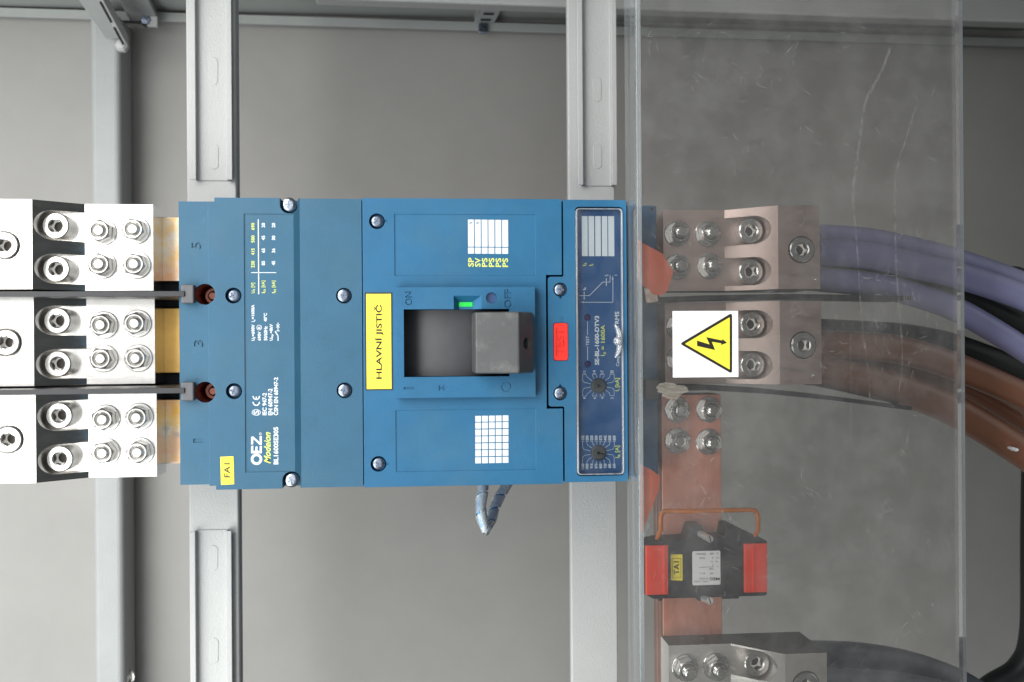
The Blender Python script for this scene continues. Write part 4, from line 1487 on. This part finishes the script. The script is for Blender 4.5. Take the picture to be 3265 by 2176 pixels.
mb = MB()
mb.flat(rounded(G2, [(560, 492), (1122, 160), (1122, 815)], 2.6, YK - 0.1), YK - 0.1)
mb.build('triangle_border', M['ink'], ws)
mb = MB()
mb.flat(rounded(G2, [(618, 493), (1097, 209), (1097, 769)], 0.5, YK - 0.2), YK - 0.2)
mb.build('triangle_field', M['yellow'], ws)
mb = MB()
bolt = [(745, 458), (882, 500), (845, 422), (1020, 458), (1012, 437), (1068, 483), (1000, 507), (1008, 488), (905, 472), (940, 560), (748, 517)]
poly(mb, G2, bolt, YK - 0.3)
mb.build('lightning_bolt', M['ink'], ws)

# tape residue and scuffs on the sheet
mb = MB()
res = [(305, 965), (345, 920), (410, 905), (505, 915), (530, 935), (610, 940), (640, 960), (660, 1005), (590, 1025), (555, 1060), (525, 1100), (430, 1080), (370, 1055), (375, 1020), (320, 1010), (330, 985)]
poly(mb, G2, res, YA - 0.12)
mb.build('tape_residue', M['tape'], cv)
mb = MB()
poly(mb, G2, [(400, 1180), (425, 1120), (500, 1085), (560, 1095), (650, 1120), (640, 1180), (600, 1215), (520, 1235), (430, 1215)], YA - 0.12)
mb.build('tape_smear', M['scuff'], cv)
mb = MB()
poly(mb, Z(1960, 640, 300 / 1384), [(430, 1280), (500, 1300), (545, 1370), (625, 1395), (635, 1480), (560, 1500), (470, 1500), (450, 1400)], YA - 0.12)
mb.build('tape_smear', M['smear'], cv)


def scuff(z, pts, w):
    mb = MB()
    q = spline([(a, b, 0) for a, b in pts], 5)
    stroke(mb, z, [(p.x, p.y) for p in q], w, YA - 0.1)
    mb.build('scratch', M['scuff'], cv)


scuff(T3, [(1440, 330), (1390, 470), (1320, 600), (1265, 720), (1240, 900), (1215, 1080), (1190, 1300), (1195, 1560)], 22)
scuff(T3, [(1630, 680), (1570, 880), (1500, 1100), (1475, 1270), (1475, 1560)], 14)
scuff(G5, [(520, 0), (545, 260), (580, 700), (595, 1000), (640, 1550)], 16)
scuff(G5, [(955, 0), (970, 300), (985, 700), (1000, 950), (1030, 1300), (1050, 1568)], 18)
scuff(G6, [(1045, 40), (1045, 420), (1020, 600), (1000, 740)], 12)
scuff(G6, [(650, 150), (690, 520), (700, 740)], 14)
scuff(G6, [(1120, 1090), (1095, 1240)], 14)
scuff(G6, [(1040, 1350), (1045, 1600)], 9)
scuff(G6, [(495, 60), (500, 1200)], 8)
for l, w in (([(740, 80), (790, 170), (850, 260)], 24), ([(835, 290), (775, 395)], 20), ([(880, 300), (830, 390)], 10), ([(490, 440), (600, 300), (750, 170)], 6),
             ([(520, 420), (640, 300), (760, 200)], 5), ([(510, 360), (600, 260), (700, 185)], 5), ([(500, 40), (540, 130)], 10), ([(560, 0), (620, 60)], 8),
             ([(870, 10), (905, 90)], 8), ([(1010, 440), (1060, 470), (1150, 560)], 26), ([(1060, 440), (1080, 520), (1190, 560)], 16),
             ([(240, 560), (200, 660), (150, 740)], 34), ([(1205, 640), (1190, 760)], 10), ([(1880, 230), (1900, 300)], 10), ([(1740, 280), (1830, 310)], 8),
             ([(2050, 290), (2120, 330)], 9), ([(1150, 150), (1250, 180)], 6), ([(140, 510), (205, 570)], 6)):
    scuff(G3, l, w)
scuff(G1, [(1620, 600), (1655, 545)], 5)
scuff(G1, [(1830, 215), (1865, 165)], 6)
scuff(G5, [(268, 292), (312, 276)], 5)
for k in range(60):                      # small flecks of dust
    u, v = random.uniform(2060, 3040), random.uniform(60, 2150)
    if 2130 < u < 2370 and 980 < v < 1215:
        continue
    l_ = random.uniform(3, 12)
    an = random.uniform(0, math.pi)
    mb = MB()
    stroke(mb, Z(0, 0, 1.0), [(u, v), (u + l_ * math.cos(an), v + l_ * math.sin(an))], random.uniform(1.0, 3.2), YA - 0.08)
    if k % 20 == 0:
        pass
    DUST = globals().setdefault('DUST', MB())
    bmt = bpy.data.meshes.new('tmp')
    mb.bm.to_mesh(bmt)
    mb.bm.free()
    DUST.bm.from_mesh(bmt)
    bpy.data.meshes.remove(bmt)
HAIR = MB()
rnd = random.Random(21)
for k in range(80):                      # clusters of wiping marks
    cu, cv_ = rnd.uniform(2060, 3040), rnd.uniform(40, 2150)
    ang = rnd.uniform(0, math.pi)
    sp = rnd.uniform(10, 70)
    for q in range(rnd.randint(3, 13)):
        u, v = rnd.gauss(cu, sp), rnd.gauss(cv_, sp)
        if not 2045 < u < 3045 or (2110 < u < 2390 and 960 < v < 1235):
            continue
        an = ang + rnd.gauss(0, 0.25)
        l_ = rnd.uniform(4, 30)
        bend = rnd.uniform(-0.3, 0.3)
        pts = [(u + l_ * t * math.cos(an + bend * t), v + l_ * t * math.sin(an + bend * t)) for t in (0, 0.5, 1)]
        if pts[-1][0] > 3050 or pts[-1][0] < 2040 or (2110 < pts[-1][0] < 2390 and 960 < pts[-1][1] < 1235):
            continue
        stroke(HAIR, Z(0, 0, 1.0), pts, rnd.uniform(0.8, 2.6), YA - 0.06)
HAIR.build('hairline_scratches', M['hair'], cv)['kind'] = 'stuff'
DUST.build('dust_flecks', M['scuff'], cv)['kind'] = 'stuff'

# red reflection in the clear cover, built as translucent sheets behind it
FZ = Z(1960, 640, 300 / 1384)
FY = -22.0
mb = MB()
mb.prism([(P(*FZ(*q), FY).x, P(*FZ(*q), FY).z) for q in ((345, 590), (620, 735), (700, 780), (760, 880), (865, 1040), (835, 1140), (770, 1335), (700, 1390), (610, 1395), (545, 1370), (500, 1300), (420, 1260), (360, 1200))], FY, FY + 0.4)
tag(mb.build('red_reflection', M['sheen'], None), 'red reflection built as a translucent sheet beside the blue breaker end above the danger sticker', 'sheen', 'red reflection shapes')
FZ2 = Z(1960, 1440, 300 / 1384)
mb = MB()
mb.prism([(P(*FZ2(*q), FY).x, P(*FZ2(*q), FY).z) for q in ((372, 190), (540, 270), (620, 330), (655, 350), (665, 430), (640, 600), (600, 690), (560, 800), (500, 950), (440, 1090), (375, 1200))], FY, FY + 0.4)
f2 = tag(mb.build('red_reflection', M['sheen'], None), 'red reflection built as a translucent sheet tapering down above the current transformer', 'sheen', 'red reflection shapes')
